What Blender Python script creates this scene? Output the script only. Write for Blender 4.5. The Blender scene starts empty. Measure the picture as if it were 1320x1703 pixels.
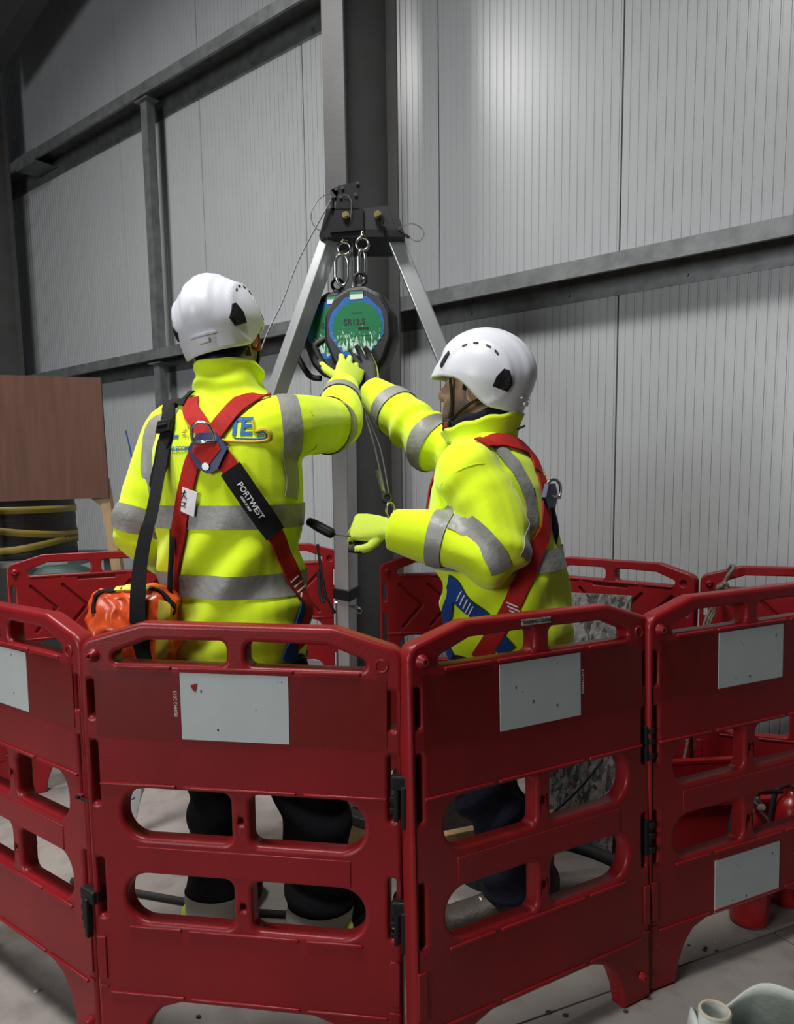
import bpy, bmesh, math, random
from mathutils import Vector, Matrix, noise
from mathutils.bvhtree import BVHTree
random.seed(7)
V = Vector
SC = bpy.context.scene
COL = SC.collection

# ------------------------------------------------------------------ camera
F_PX, PX, PY, PITCH, ROLL, CAM_H = 1250.0, 660.0, 949.0, 0.121, -0.0137, 1.291
_c, _s = math.cos(PITCH), math.sin(PITCH)
CF, _u, _r = V((0, _c, -_s)), V((0, _s, _c)), V((1, 0, 0))
CR = _r * math.cos(ROLL) + _u * math.sin(ROLL)
CU = -_r * math.sin(ROLL) + _u * math.cos(ROLL)
CO = V((0, 0, CAM_H))
cam_data = bpy.data.cameras.new('camera')
cam_data.sensor_fit = 'HORIZONTAL'
cam_data.sensor_width = 36.0
cam_data.lens = 36.0 * F_PX / 1320.0
cam_data.shift_y = (PY - 851.5) / 1320.0
cam_data.clip_start = 0.05
cam = bpy.data.objects.new('camera', cam_data)
COL.objects.link(cam)
cam.matrix_world = Matrix(((CR.x, CU.x, -CF.x, 0), (CR.y, CU.y, -CF.y, 0), (CR.z, CU.z, -CF.z, CAM_H), (0, 0, 0, 1)))
SC.camera = cam

# ------------------------------------------------------------------ light
world = bpy.data.worlds.new('hall_ambience')
SC.world = world
world.use_nodes = True
bg = world.node_tree.nodes['Background']
bg.inputs[0].default_value = (0.80, 0.88, 1.0, 1)
bg.inputs[1].default_value = 0.03

def area_lamp(name, loc, target, sx, sy, power, color=(1, 0.97, 0.93)):
    l = bpy.data.lights.new(name, 'AREA')
    l.shape = 'RECTANGLE'; l.size = sx; l.size_y = sy
    l.energy = power; l.color = color
    o = bpy.data.objects.new(name, l)
    COL.objects.link(o)
    o.location = loc
    o.rotation_euler = (V(target) - V(loc)).to_track_quat('-Z', 'Y').to_euler()
    return o
lamp = area_lamp('high_bay_lamp', (-0.8, 1.0, 5.0), (-0.5, 3.3, 0.0), 1.0, 0.7, 64, (1.0, 0.985, 0.97))
lamp.data.spread = math.radians(100)
lamp = area_lamp('high_bay_lamp', (-2.9, 3.1, 5.0), (-2.0, 3.6, 0.0), 1.0, 0.7, 98, (1.0, 0.985, 0.97))
lamp.data.spread = math.radians(150)
area_lamp('door_daylight', (-5.2, -3.6, 2.4), (-0.4, 2.2, 1.2), 2.6, 2.6, 235, (0.95, 0.98, 1.0))
SC.view_settings.view_transform = 'Standard'
SC.view_settings.look = 'None'
SC.view_settings.gamma = 1.0
SC.view_settings.use_curve_mapping = False
SC.view_settings.exposure = 0.0
SC.cycles.use_denoising = True

# ------------------------------------------------------------------ helpers
def ray(px, py):
    return CF + CR * ((px - PX) / F_PX) - CU * ((py - PY) / F_PX)
def at(px, py, Y):                       # point seen at a pixel, at distance Y in front of the camera
    d = ray(px, py)
    return CO + d * (Y / d.y)
def on_floor(px, py, z=0.0):
    d = ray(px, py)
    return CO + d * ((z - CAM_H) / d.z)

MATS = {}
def mat(name, col, rough=0.5, metal=0.0, var=0.0, vscale=8.0, bump=0.0, bscale=60.0, spec=0.5, sheen=0.0, trans=0.0, col2=None, stretch=None, emit=0.0):
    if name in MATS: return MATS[name]
    m = bpy.data.materials.new(name); m.use_nodes = True
    nt = m.node_tree; b = nt.nodes['Principled BSDF']
    b.inputs['Base Color'].default_value = (*col, 1)
    b.inputs['Roughness'].default_value = rough
    b.inputs['Metallic'].default_value = metal
    b.inputs['Specular IOR Level'].default_value = spec
    if sheen: b.inputs['Sheen Weight'].default_value = sheen
    if trans: b.inputs['Transmission Weight'].default_value = trans
    tc = nt.nodes.new('ShaderNodeTexCoord')
    src = tc.outputs['Object']
    if stretch:
        mp = nt.nodes.new('ShaderNodeMapping'); mp.inputs['Scale'].default_value = stretch
        nt.links.new(src, mp.inputs['Vector']); src = mp.outputs['Vector']
    if var or col2:
        n = nt.nodes.new('ShaderNodeTexNoise'); n.inputs['Scale'].default_value = vscale
        n.inputs['Detail'].default_value = 6
        nt.links.new(src, n.inputs['Vector'])
        mx = nt.nodes.new('ShaderNodeMix'); mx.data_type = 'RGBA'
        rp = nt.nodes.new('ShaderNodeValToRGB')
        rp.color_ramp.elements[0].position = 0.35; rp.color_ramp.elements[1].position = 0.68
        nt.links.new(n.outputs['Fac'], rp.inputs['Fac'])
        nt.links.new(rp.outputs['Color'], mx.inputs['Factor'])
        c2 = col2 or tuple(max(0, c * (1 - var)) for c in col)
        mx.inputs['A'].default_value = (*col, 1); mx.inputs['B'].default_value = (*c2, 1)
        nt.links.new(mx.outputs['Result'], b.inputs['Base Color'])
    if bump:
        n2 = nt.nodes.new('ShaderNodeTexNoise'); n2.inputs['Scale'].default_value = bscale
        n2.inputs['Detail'].default_value = 4
        nt.links.new(src, n2.inputs['Vector'])
        bp = nt.nodes.new('ShaderNodeBump'); bp.inputs['Strength'].default_value = bump
        bp.inputs['Distance'].default_value = 0.01
        nt.links.new(n2.outputs['Fac'], bp.inputs['Height'])
        nt.links.new(bp.outputs['Normal'], b.inputs['Normal'])
    MATS[name] = m
    return m

def link(name, me, m=None, parent=None, smooth=False):
    o = bpy.data.objects.new(name, me)
    if m is not None:
        ms = m if isinstance(m, (list, tuple)) else [m]
        if len(me.materials) == 0:
            for q in ms: me.materials.append(q)
    if smooth:
        me.polygons.foreach_set('use_smooth', [True] * len(me.polygons)); me.update()
    if parent is not None: o.parent = parent
    COL.objects.link(o)
    return o
def bmobj(name, bm, m=None, parent=None, smooth=False, recalc=True):
    if recalc: bmesh.ops.recalc_face_normals(bm, faces=bm.faces[:])
    me = bpy.data.meshes.new(name); bm.to_mesh(me); bm.free()
    return link(name, me, m, parent, smooth)
def smooth_by_angle(o, deg=35):
    me = o.data
    me.polygons.foreach_set('use_smooth', [True] * len(me.polygons))
    try: me.set_sharp_from_angle(angle=math.radians(deg))
    except Exception: pass
    me.update()
    return o
def thing(name, label, cat, loc=(0, 0, 0), rotz=0.0, group=None):
    o = bpy.data.objects.new(name, None); o.empty_display_size = 0.1
    o.location = loc; o.rotation_euler = (0, 0, rotz)
    COL.objects.link(o)
    return tag(o, label, cat, group)
def tag(o, label, cat, group=None, kind=None):
    o['label'] = label; o['category'] = cat
    if group: o['group'] = group
    if kind: o['kind'] = kind
    return o
def struct(o, label, cat='wall'):
    o['kind'] = 'structure'; o['label'] = label; o['category'] = cat
    return o

# --- basic shapes, all added to a bmesh
def box(bm, c, sx, sy, sz, M=None, bev=0.0):
    r = bmesh.ops.create_cube(bm, size=1.0)
    vs = r['verts']
    for v in vs: v.co = V((v.co.x * sx, v.co.y * sy, v.co.z * sz))
    if bev > 0:
        es = list({e for v in vs for e in v.link_edges})
        rb = bmesh.ops.bevel(bm, geom=es, offset=bev, segments=2, affect='EDGES', profile=0.5)
        vs = list({v for f in rb['faces'] for v in f.verts} | {v for v in vs if v.is_valid})
    for v in vs:
        v.co = (M @ v.co if M is not None else v.co) + V(c)
    return vs
def frame_mat(ax, ay, az):
    return Matrix((ax, ay, az)).transposed()
def look_frame(z, hint=V((0, 0, 1))):
    z = V(z).normalized()
    x = hint.cross(z)
    if x.length < 1e-4: x = V((1, 0, 0)).cross(z)
    x.normalize()
    return x, z.cross(x), z
def catmull(pts, n=8, closed=False):
    P = [V(p) for p in pts]; out = []
    m = len(P)
    for i in range(m if closed else m - 1):
        if closed: a, b, c, d = P[(i - 1) % m], P[i], P[(i + 1) % m], P[(i + 2) % m]
        else: a, b, c, d = P[max(i - 1, 0)], P[i], P[i + 1], P[min(i + 2, m - 1)]
        for k in range(n):
            t = k / n
            out.append(0.5 * ((2 * b) + (c - a) * t + (2 * a - 5 * b + 4 * c - d) * t * t + (3 * b - a - 3 * c + d) * t ** 3))
    if not closed: out.append(P[-1].copy())
    return out
def lerp_list(vals, n):
    out = []
    m = len(vals)
    for i in range(m - 1):
        for k in range(n):
            t = k / n; t = t * t * (3 - 2 * t)
            out.append(vals[i] * (1 - t) + vals[i + 1] * t)
    out.append(vals[-1])
    return out
def bridge(bm, rings, cap=True, closed=False):
    vs = [[bm.verts.new(p) for p in r] for r in rings]
    n = len(vs[0])
    m = len(vs)
    for i in range(m if closed else m - 1):
        a, b = vs[i], vs[(i + 1) % m]
        for k in range(n):
            bm.faces.new((a[k], a[(k + 1) % n], b[(k + 1) % n], b[k]))
    if cap and not closed:
        bm.faces.new(vs[0][::-1]); bm.faces.new(vs[-1])
    return vs
def frames(path, closed=False):
    T = []
    n = len(path)
    for i in range(n):
        if closed: t = path[(i + 1) % n] - path[(i - 1) % n]
        else: t = path[min(i + 1, n - 1)] - path[max(i - 1, 0)]
        T.append(t.normalized() if t.length > 1e-9 else V((0, 0, 1)))
    x = T[0].orthogonal().normalized()
    out = []
    for t in T:
        x = (x - t * x.dot(t))
        x = x.normalized() if x.length > 1e-6 else t.orthogonal().normalized()
        out.append((x.copy(), t.cross(x), t))
    return out
def tube(bm, pts, radii, n=12, sub=6, closed=False, flat=None, flat_axis=None):
    """round tube along a smooth path; radii one number or one per point"""
    path = catmull(pts, sub, closed) if sub > 1 else [V(p) for p in pts]
    if isinstance(radii, (int, float)): rr = [radii] * len(path)
    else:
        rr = lerp_list(list(radii) + ([radii[0]] if closed else []), sub) if sub > 1 else list(radii)
        if closed: rr = rr[:len(path)]
    fr = frames(path, closed)
    rings = []
    for p, r, (x, y, t) in zip(path, rr, fr):
        if flat_axis is not None:
            x = (flat_axis - t * flat_axis.dot(t)).normalized(); y = t.cross(x)
        k = flat or 1.0
        rings.append([p + x * (r * k * math.cos(a)) + y * (r * math.sin(a)) for a in [2 * math.pi * q / n for q in range(n)]])
    bridge(bm, rings, cap=not closed, closed=closed)
    return path, rr, fr
def cyl(bm, a, b, r, r2=None, n=16):
    a, b = V(a), V(b)
    x, y, z = look_frame(b - a, V((0.3, 0.8, 0.5)))
    r2 = r if r2 is None else r2
    rings = [[p + x * (q * math.cos(t)) + y * (q * math.sin(t)) for t in [2 * math.pi * k / n for k in range(n)]] for p, q in ((a, r), (b, r2))]
    bridge(bm, rings)
def lathe(bm, c, axis, prof, n=20):
    x, y, z = look_frame(axis, V((0.3, 0.8, 0.5)))
    rings = [[V(c) + z * h + x * (max(r, 1e-4) * math.cos(t)) + y * (max(r, 1e-4) * math.sin(t)) for t in [2 * math.pi * k / n for k in range(n)]] for r, h in prof]
    bridge(bm, rings)
def torus(bm, c, axis, R, r, n=24, m=8, a0=0.0, a1=2 * math.pi, sx=1.0, sy=1.0, hint=V((0, 0, 1))):
    x, y, z = look_frame(axis, hint)
    full = abs(a1 - a0 - 2 * math.pi) < 1e-6
    pts = [V(c) + x * (R * sx * math.cos(a0 + (a1 - a0) * k / n)) + y * (R * sy * math.sin(a0 + (a1 - a0) * k / n)) for k in range(n if full else n + 1)]
    tube(bm, pts, r, n=m, sub=1, closed=full)
def prism(bm, pts, ext):
    """polygon (3D points) pushed along the vector ext"""
    a = [bm.verts.new(p) for p in pts]; b = [bm.verts.new(V(p) + ext) for p in pts]
    n = len(a)
    bm.faces.new(a[::-1]); bm.faces.new(b)
    for k in range(n): bm.faces.new((a[k], a[(k + 1) % n], b[(k + 1) % n], b[k]))
def rpoly(pts, r, n=5):
    """polygon with rounded corners (2D); r one radius or one per corner"""
    out = []; m = len(pts)
    for i in range(m):
        p = V(pts[i]).to_2d(); a = V(pts[i - 1]).to_2d(); b = V(pts[(i + 1) % m]).to_2d()
        rr = r[i] if isinstance(r, (list, tuple)) else r
        da, db = (a - p), (b - p)
        la, lb = da.length, db.length
        da /= la; db /= lb
        ang = math.acos(max(-1, min(1, da.dot(db))))
        if rr < 1e-6 or abs(ang - math.pi) < 1e-3: out.append(p); continue
        d = min(rr / math.tan(ang / 2), la * 0.49, lb * 0.49)
        rr = d * math.tan(ang / 2)
        c = p + (da + db).normalized() * (rr / math.sin(ang / 2))
        v0, v1 = p + da * d - c, p + db * d - c
        t0 = math.atan2(v0.y, v0.x); t1 = math.atan2(v1.y, v1.x)
        dt = (t1 - t0 + math.pi) % (2 * math.pi) - math.pi
        for k in range(n + 1):
            t = t0 + dt * k / n
            out.append(c + V((math.cos(t), math.sin(t))) * rr)
    return out
def plate_mesh(loops, half, bev=0.0, segs=2):
    """flat plate in XY with holes (loops[0] outline, the others holes), thickness 2*half along Z"""
    cu = bpy.data.curves.new('tmp', 'CURVE'); cu.dimensions = '2D'; cu.fill_mode = 'BOTH'
    cu.extrude = max(half - bev, 0.0); cu.bevel_depth = bev; cu.bevel_resolution = segs; cu.offset = -bev
    for L in loops:
        sp = cu.splines.new('POLY'); sp.points.add(len(L) - 1); sp.use_cyclic_u = True
        for q, p in zip(sp.points, L): q.co = (p[0], p[1], 0, 1)
    o = bpy.data.objects.new('tmp', cu); COL.objects.link(o)
    dg = bpy.context.evaluated_depsgraph_get()
    me = bpy.data.meshes.new_from_object(o.evaluated_get(dg))
    bpy.data.objects.remove(o); bpy.data.curves.remove(cu)
    me.materials.clear()
    return me
def add_mesh(bm, me, M):
    k = len(bm.verts)
    bm.from_mesh(me)
    bm.verts.ensure_lookup_table()
    for v in bm.verts[k:]: v.co = M @ v.co
def text_mesh(s, size, ext=0.0, align='CENTER', bold=0.0):
    cu = bpy.data.curves.new('tmp', 'FONT'); cu.body = s; cu.size = size; cu.align_x = align; cu.align_y = 'CENTER'
    cu.extrude = ext; cu.offset = bold; cu.resolution_u = 3
    o = bpy.data.objects.new('tmp', cu); COL.objects.link(o)
    dg = bpy.context.evaluated_depsgraph_get()
    me = bpy.data.meshes.new_from_object(o.evaluated_get(dg))
    bpy.data.objects.remove(o); bpy.data.curves.remove(cu)
    me.materials.clear()
    return me
def remesh(bm, voxel, smooth_it=4):
    bmesh.ops.recalc_face_normals(bm, faces=bm.faces[:])
    me = bpy.data.meshes.new('tmp'); bm.to_mesh(me); bm.free()
    o = bpy.data.objects.new('tmp', me); COL.objects.link(o)
    r = o.modifiers.new('r', 'REMESH'); r.mode = 'VOXEL'; r.voxel_size = voxel; r.adaptivity = 0
    if smooth_it:
        s = o.modifiers.new('s', 'SMOOTH'); s.factor = 0.5; s.iterations = smooth_it
    dg = bpy.context.evaluated_depsgraph_get()
    out = bpy.data.meshes.new_from_object(o.evaluated_get(dg))
    bpy.data.objects.remove(o); bpy.data.meshes.remove(me)
    out.materials.clear()
    out.polygons.foreach_set('use_smooth', [True] * len(out.polygons))
    return out
def bvh_of(me):
    return BVHTree.FromPolygons([v.co.copy() for v in me.vertices], [tuple(p.vertices) for p in me.polygons])
def displace(me, fn):
    ns = [v.normal.copy() for v in me.vertices]
    for v, n in zip(me.vertices, ns): v.co += n * fn(v.co, n)
    me.update()
def hit(bvh, px, py, Y=2.0):
    d = ray(px, py).normalized()
    r = bvh.ray_cast(CO, d)
    if r[0] is not None: return r[0]
    r = bvh.find_nearest(at(px, py, Y))
    return r[0]
def strap(name, bvh, pts, width, m, parent, off=0.004, th=0.003, step=0.014, across=4, widths=None, free=0.0):
    """webbing laid on a surface along 3D guide points"""
    path = catmull(pts, 10)
    L = [0.0]
    for a, b in zip(path, path[1:]): L.append(L[-1] + (b - a).length)
    n = max(3, int(L[-1] / step)); P = []; W = []
    j = 0
    for k in range(n + 1):
        s = L[-1] * k / n
        while j < len(L) - 2 and L[j + 1] < s: j += 1
        t = (s - L[j]) / max(L[j + 1] - L[j], 1e-9)
        P.append(path[j].lerp(path[j + 1], min(max(t, 0), 1)))
        W.append(s / L[-1])
    NN = []; Q = []
    for p in P:
        r = bvh.find_nearest(p)
        NN.append(r[1].copy()); Q.append(r[0].copy() if (p - r[0]).length > 1e-9 and free == 0 else p.copy())
    for _ in range(4):
        NN = [(NN[max(i - 1, 0)] + NN[i] * 2 + NN[min(i + 1, n)]).normalized() for i in range(n + 1)]
    for _ in range(2):
        Q = [Q[i] if i in (0, n) else (Q[i - 1] + Q[i] * 2 + Q[i + 1]) / 4 for i in range(n + 1)]
    bm = bmesh.new(); top = []; bot = []
    for i in range(n + 1):
        t = (Q[min(i + 1, n)] - Q[max(i - 1, 0)]).normalized()
        w = t.cross(NN[i]).normalized()
        ww = width
        if widths:
            u = W[i] * (len(widths) - 1); k = min(int(u), len(widths) - 2); ww = widths[k] + (widths[k + 1] - widths[k]) * (u - k)
        ra, rb = [], []
        hs = []
        for a in range(across + 1):
            p = Q[i] + w * (ww * (a / across - 0.5))
            r = bvh.find_nearest(p)
            h = (r[0] - p).dot(NN[i]) if free == 0 else 0.0
            hs.append(max(-0.03, min(0.03, h)))
        for a in range(across + 1):
            p = Q[i] + w * (ww * (a / across - 0.5)) + NN[i] * (hs[a])
            rb.append(bm.verts.new(p + NN[i] * (off - 0.001))); ra.append(bm.verts.new(p + NN[i] * (off + th)))
        top.append(ra); bot.append(rb)
    for i in range(n):
        for a in range(across):
            bm.faces.new((top[i][a], top[i][a + 1], top[i + 1][a + 1], top[i + 1][a]))
            bm.faces.new((bot[i][a], bot[i + 1][a], bot[i + 1][a + 1], bot[i][a + 1]))
        for a in (0, across):
            bm.faces.new((top[i][a], top[i + 1][a], bot[i + 1][a], bot[i][a]))
    for i in (0, n):
        for a in range(across):
            bm.faces.new((top[i][a], top[i][a + 1], bot[i][a + 1], bot[i][a]))
    o = bmobj(name, bm, m, parent)
    return smooth_by_angle(o, 50)
def wrap_mesh(name, me, bvh, c, u, v, m, parent, off=0.005, dirn=None):
    """lay a flat mesh (XY) on a surface around c with axes u, v"""
    u, v = V(u).normalized(), V(v).normalized()
    d = dirn if dirn is not None else u.cross(v)
    for vt in me.vertices:
        p = V(c) + u * vt.co.x + v * vt.co.y
        r = bvh.ray_cast(p + d * 0.25, -d)
        q, nn = (r[0], r[1]) if r[0] is not None else bvh.find_nearest(p)[:2]
        vt.co = q + d * (off + vt.co.z)
    me.update()
    return link(name, me, m, parent)
def patch(name, bvh, c, u, v, outline, m, parent, off=0.001, th=0.002, dirn=None, dens=0.006):
    """small raised plate that follows a surface"""
    u, v = V(u).normalized(), V(v).normalized()
    d = dirn if dirn is not None else u.cross(v)
    L = []
    k = len(outline)
    for i in range(k):
        a, b = V(outline[i]), V(outline[(i + 1) % k])
        s = max(1, int((b - a).length / dens))
        for q in range(s): L.append(a.lerp(b, q / s))
    cen = sum((V(p) for p in L), V((0, 0))) / len(L)
    bm = bmesh.new()
    def drop(p, h):
        w = V(c) + u * p[0] + v * p[1]
        r = bvh.ray_cast(w + d * 0.12, -d)
        q = r[0] if r[0] is not None else bvh.find_nearest(w)[0]
        return bm.verts.new(q + d * h)
    rings = [[drop(p, off - 0.004) for p in L], [drop(p, off + th) for p in L]] + [[drop(cen.lerp(p, f), off + th) for p in L] for f in (0.66, 0.33)]
    n = len(L)
    for a, b in zip(rings, rings[1:]):
        for i in range(n): bm.faces.new((a[i], a[(i + 1) % n], b[(i + 1) % n], b[i]))
    bm.faces.new(rings[-1])
    return bmobj(name, bm, m, parent)
def ngon(cx, cy, rx, ry, n=16, a0=0.0):
    return [(cx + rx * math.cos(a0 + 2 * math.pi * k / n), cy + ry * math.sin(a0 + 2 * math.pi * k / n)) for k in range(n)]
def rect(x0, y0, x1, y1): return [(x0, y0), (x1, y0), (x1, y1), (x0, y1)]
# ------------------------------------------------------------------ the hall: floor, clad wall, steel frame
WA = -0.6889
D = V((math.cos(WA), math.sin(WA), 0)); N = V((-D.y, D.x, 0))
WALL_N, GIRT_N, COL_N = 3.38, 3.18, 2.78
def wp(s, n, z): return D * s + N * n + V((0, 0, z))
WM = Matrix(((D.x, N.x, 0, 0), (D.y, N.y, 0, 0), (0, 0, 1, 0), (0, 0, 0, 1)))   # wall frame -> world

def floor_material():
    m = bpy.data.materials.new('concrete'); m.use_nodes = True
    nt = m.node_tree; b = nt.nodes['Principled BSDF']
    tc = nt.nodes.new('ShaderNodeTexCoord')
    n1 = nt.nodes.new('ShaderNodeTexNoise'); n1.inputs['Scale'].default_value = 1.7; n1.inputs['Detail'].default_value = 8; n1.inputs['Roughness'].default_value = 0.62
    n2 = nt.nodes.new('ShaderNodeTexNoise'); n2.inputs['Scale'].default_value = 90; n2.inputs['Detail'].default_value = 5
    n3 = nt.nodes.new('ShaderNodeTexNoise'); n3.inputs['Scale'].default_value = 9; n3.inputs['Detail'].default_value = 5
    for n in (n1, n2, n3): nt.links.new(tc.outputs['Object'], n.inputs['Vector'])
    r1 = nt.nodes.new('ShaderNodeValToRGB')
    r1.color_ramp.elements[0].color = (0.19, 0.17, 0.152, 1); r1.color_ramp.elements[0].position = 0.3
    r1.color_ramp.elements[1].color = (0.29, 0.262, 0.238, 1); r1.color_ramp.elements[1].position = 0.7
    nt.links.new(n1.outputs['Fac'], r1.inputs['Fac'])
    r2 = nt.nodes.new('ShaderNodeValToRGB')
    r2.color_ramp.elements[0].color = (0.72, 0.72, 0.72, 1); r2.color_ramp.elements[0].position = 0.34
    r2.color_ramp.elements[1].color = (1, 1, 1, 1); r2.color_ramp.elements[1].position = 0.5
    nt.links.new(n3.outputs['Fac'], r2.inputs['Fac'])
    mx = nt.nodes.new('ShaderNodeMix'); mx.data_type = 'RGBA'; mx.blend_type = 'MULTIPLY'; mx.inputs['Factor'].default_value = 0.8
    nt.links.new(r1.outputs['Color'], mx.inputs['A']); nt.links.new(r2.outputs['Color'], mx.inputs['B'])
    nt.links.new(mx.outputs['Result'], b.inputs['Base Color'])
    b.inputs['Roughness'].default_value = 0.75
    bp = nt.nodes.new('ShaderNodeBump'); bp.inputs['Strength'].default_value = 0.25; bp.inputs['Distance'].default_value = 0.004
    nt.links.new(n2.outputs['Fac'], bp.inputs['Height']); nt.links.new(bp.outputs['Normal'], b.inputs['Normal'])
    return m
M_FLOOR = floor_material()
M_JOINT = mat('joint_grey', (0.10, 0.09, 0.085), 0.9)
M_WALL = mat('white_cladding', (0.375, 0.388, 0.393), 0.30, spec=0.45, var=0.06, vscale=3.0, stretch=(1, 1, 0.35))
M_SEAM = mat('seam_dark', (0.08, 0.08, 0.085), 0.8)
M_GALV = mat('galvanised_steel', (0.19, 0.198, 0.20), 0.42, 0.35, var=0.35, vscale=14, bump=0.08, bscale=30)
M_BLACK = mat('black_plastic', (0.006, 0.006, 0.0065), 0.5, spec=0.3)

def column_material():
    m = mat('grey_painted_steel', (0.078, 0.0765, 0.0755), 0.5, 0.0, var=0.18, vscale=5, bump=0.06, bscale=45)
    nt = m.node_tree; b = nt.nodes['Principled BSDF']
    old = b.inputs['Base Color'].links[0].from_socket
    tc = nt.nodes.new('ShaderNodeTexCoord'); n = nt.nodes.new('ShaderNodeTexNoise')
    n.inputs['Scale'].default_value = 3.1; n.inputs['Detail'].default_value = 10; n.inputs['Roughness'].default_value = 0.7
    nt.links.new(tc.outputs['Object'], n.inputs['Vector'])
    rp = nt.nodes.new('ShaderNodeValToRGB'); rp.color_ramp.elements[0].position = 0.61; rp.color_ramp.elements[1].position = 0.72
    nt.links.new(n.outputs['Fac'], rp.inputs['Fac'])
    mx = nt.nodes.new('ShaderNodeMix'); mx.data_type = 'RGBA'
    nt.links.new(rp.outputs['Color'], mx.inputs['Factor']); nt.links.new(old, mx.inputs['A'])
    mx.inputs['B'].default_value = (0.10, 0.045, 0.02, 1)
    nt.links.new(mx.outputs['Result'], b.inputs['Base Color'])
    return m
M_COL = column_material()

# floor slabs, one mesh per cast slab, with sawn joints between them
fl = bpy.data.meshes.new('floor')
fl.from_pydata([(-9, -5, -0.012), (7, -5, -0.012), (7, 11, -0.012), (-9, 11, -0.012)], [], [(0, 1, 2, 3)])
floor = link('floor', fl, M_JOINT)
struct(floor, 'bare beige-grey concrete floor with sawn joints', 'floor')
FA = math.radians(24.0)
fx, fy = V((math.cos(FA), math.sin(FA), 0)), V((-math.sin(FA), math.cos(FA), 0))
f_org = on_floor(1160, 1596)
bm = bmesh.new()
box(bm, (0, 0, -0.02), 2.394, 2.394, 0.04)
slab_me = bpy.data.meshes.new('slab'); bm.to_mesh(slab_me); bm.free(); slab_me.materials.append(M_FLOOR)
for i in range(-4, 4):
    for j in range(-3, 5):
        o = bpy.data.objects.new('slab', slab_me); COL.objects.link(o); o.parent = floor
        c = f_org + fx * ((i + 0.62) * 2.4) + fy * ((j + 0.5) * 2.4)
        o.location = (c.x, c.y, 0); o.rotation_euler = (0, 0, FA)

# clad wall
bm = bmesh.new(); box(bm, (0, 0.03, 3.2), 13.0, 0.05, 6.4)
wall = bmobj('wall_back', bm, M_SEAM)
wall.matrix_world = Matrix.Translation(wp(-2.955, WALL_N, 0)) @ WM
struct(wall, 'white ribbed metal cladding panels behind the steel frame', 'wall')
prof = [(0.0025, 0.004), (0.0045, 0.0)]
per = 0.99 / 25
for k in range(25):
    x0 = 0.005 + per * k
    prof += [(x0 + per * 0.02, 0.0), (x0 + per * 0.76, 0.0), (x0 + per * 0.80, 0.0026), (x0 + per * 0.95, 0.0026)]
prof += [(0.9955, 0.0), (0.9975, 0.004)]
vs = [(x, y, z) for z in (0.0, 6.4) for x, y in prof]
n = len(prof)
pm = bpy.data.meshes.new('cladding_panel')
pm.from_pydata(vs, [], [(i, i + 1, n + i + 1, n + i) for i in range(n - 1)]); pm.materials.append(M_WALL)
for k in range(13):
    o = bpy.data.objects.new('panel', pm); COL.objects.link(o); o.parent = wall
    o.location = (-6.5 + k - 0.022 + 0.02, -0.006, 0)

# steel columns (I sections, flange towards the hall)
def column(s0, s1, label):
    bm = bmesh.new(); c = (s0 + s1) / 2; t = 0.011
    for n0, n1, a, b in ((COL_N, COL_N + t, s0, s1), (GIRT_N - t, GIRT_N, s0, s1), (COL_N + t, GIRT_N - t, c - 0.004, c + 0.004)):
        box(bm, ((a + b) / 2, (n0 + n1) / 2, 3.2), b - a, n1 - n0, 6.4)
    o = bmobj('steel_column', bm, M_COL)
    o.matrix_world = WM
    return struct(o, label, 'column')
column(-2.710, -2.571, 'grey steel I-beam column with rust marks behind the tripod')
column(-6.985, -6.845, 'dark grey steel column at the left edge of the picture')
# girts: channels lying between the columns and the cladding
def girt(s0, s1, ztop, hf, hb, label):
    bm = bmesh.new(); L = s1 - s0; c = (s0 + s1) / 2; t = 0.004
    box(bm, (c, GIRT_N + t / 2 + 0.001, ztop - hf / 2), L, t, hf)
    box(bm, (c, (GIRT_N + WALL_N) / 2, ztop - t / 2 - 0.0), L, WALL_N - GIRT_N - 0.008, t)
    box(bm, (c, WALL_N - 0.008, ztop - hb / 2), L, t, hb)
    box(bm, (c, GIRT_N + 0.011, ztop - hf + t / 2), L, 0.018, t)
    o = bmobj('girt', bm, M_GALV)
    o.matrix_world = WM
    struct(o, label, 'girt')
    bm = bmesh.new()
    k = s0 + 0.2
    while k < s1:
        for dz in (0.35, 0.75):
            cyl(bm, (k, WALL_N - 0.022, ztop - hb * dz), (k, WALL_N - 0.010, ztop - hb * dz), 0.008, n=6)
        k += 0.55
    bmobj('bolts', bm, M_GALV, o)
    return o
girt(-8.5, 3.4, 2.240, 0.072, 0.135, 'long galvanised steel girt running behind the two helmets')
girt(-8.5, 3.4, 4.015, 0.075, 0.155, 'upper galvanised steel girt across the top left of the wall')
# splice sleeve plate on the upper girt
bm = bmesh.new(); box(bm, (-6.56, GIRT_N - 0.004, 3.965), 0.34, 0.008, 0.10)
box(bm, (-6.56, GIRT_N + 0.09, 3.925), 0.34, 0.18, 0.006)
for a in (-0.1, 0.0, 0.1): cyl(bm, (-6.56 + a, GIRT_N - 0.016, 3.965), (-6.56 + a, GIRT_N - 0.006, 3.965), 0.012, n=6)
o = bmobj('girt_splice', bm, M_GALV); o.matrix_world = WM
struct(o, 'bolted splice on the upper girt beside the far left column', 'splice')
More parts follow.
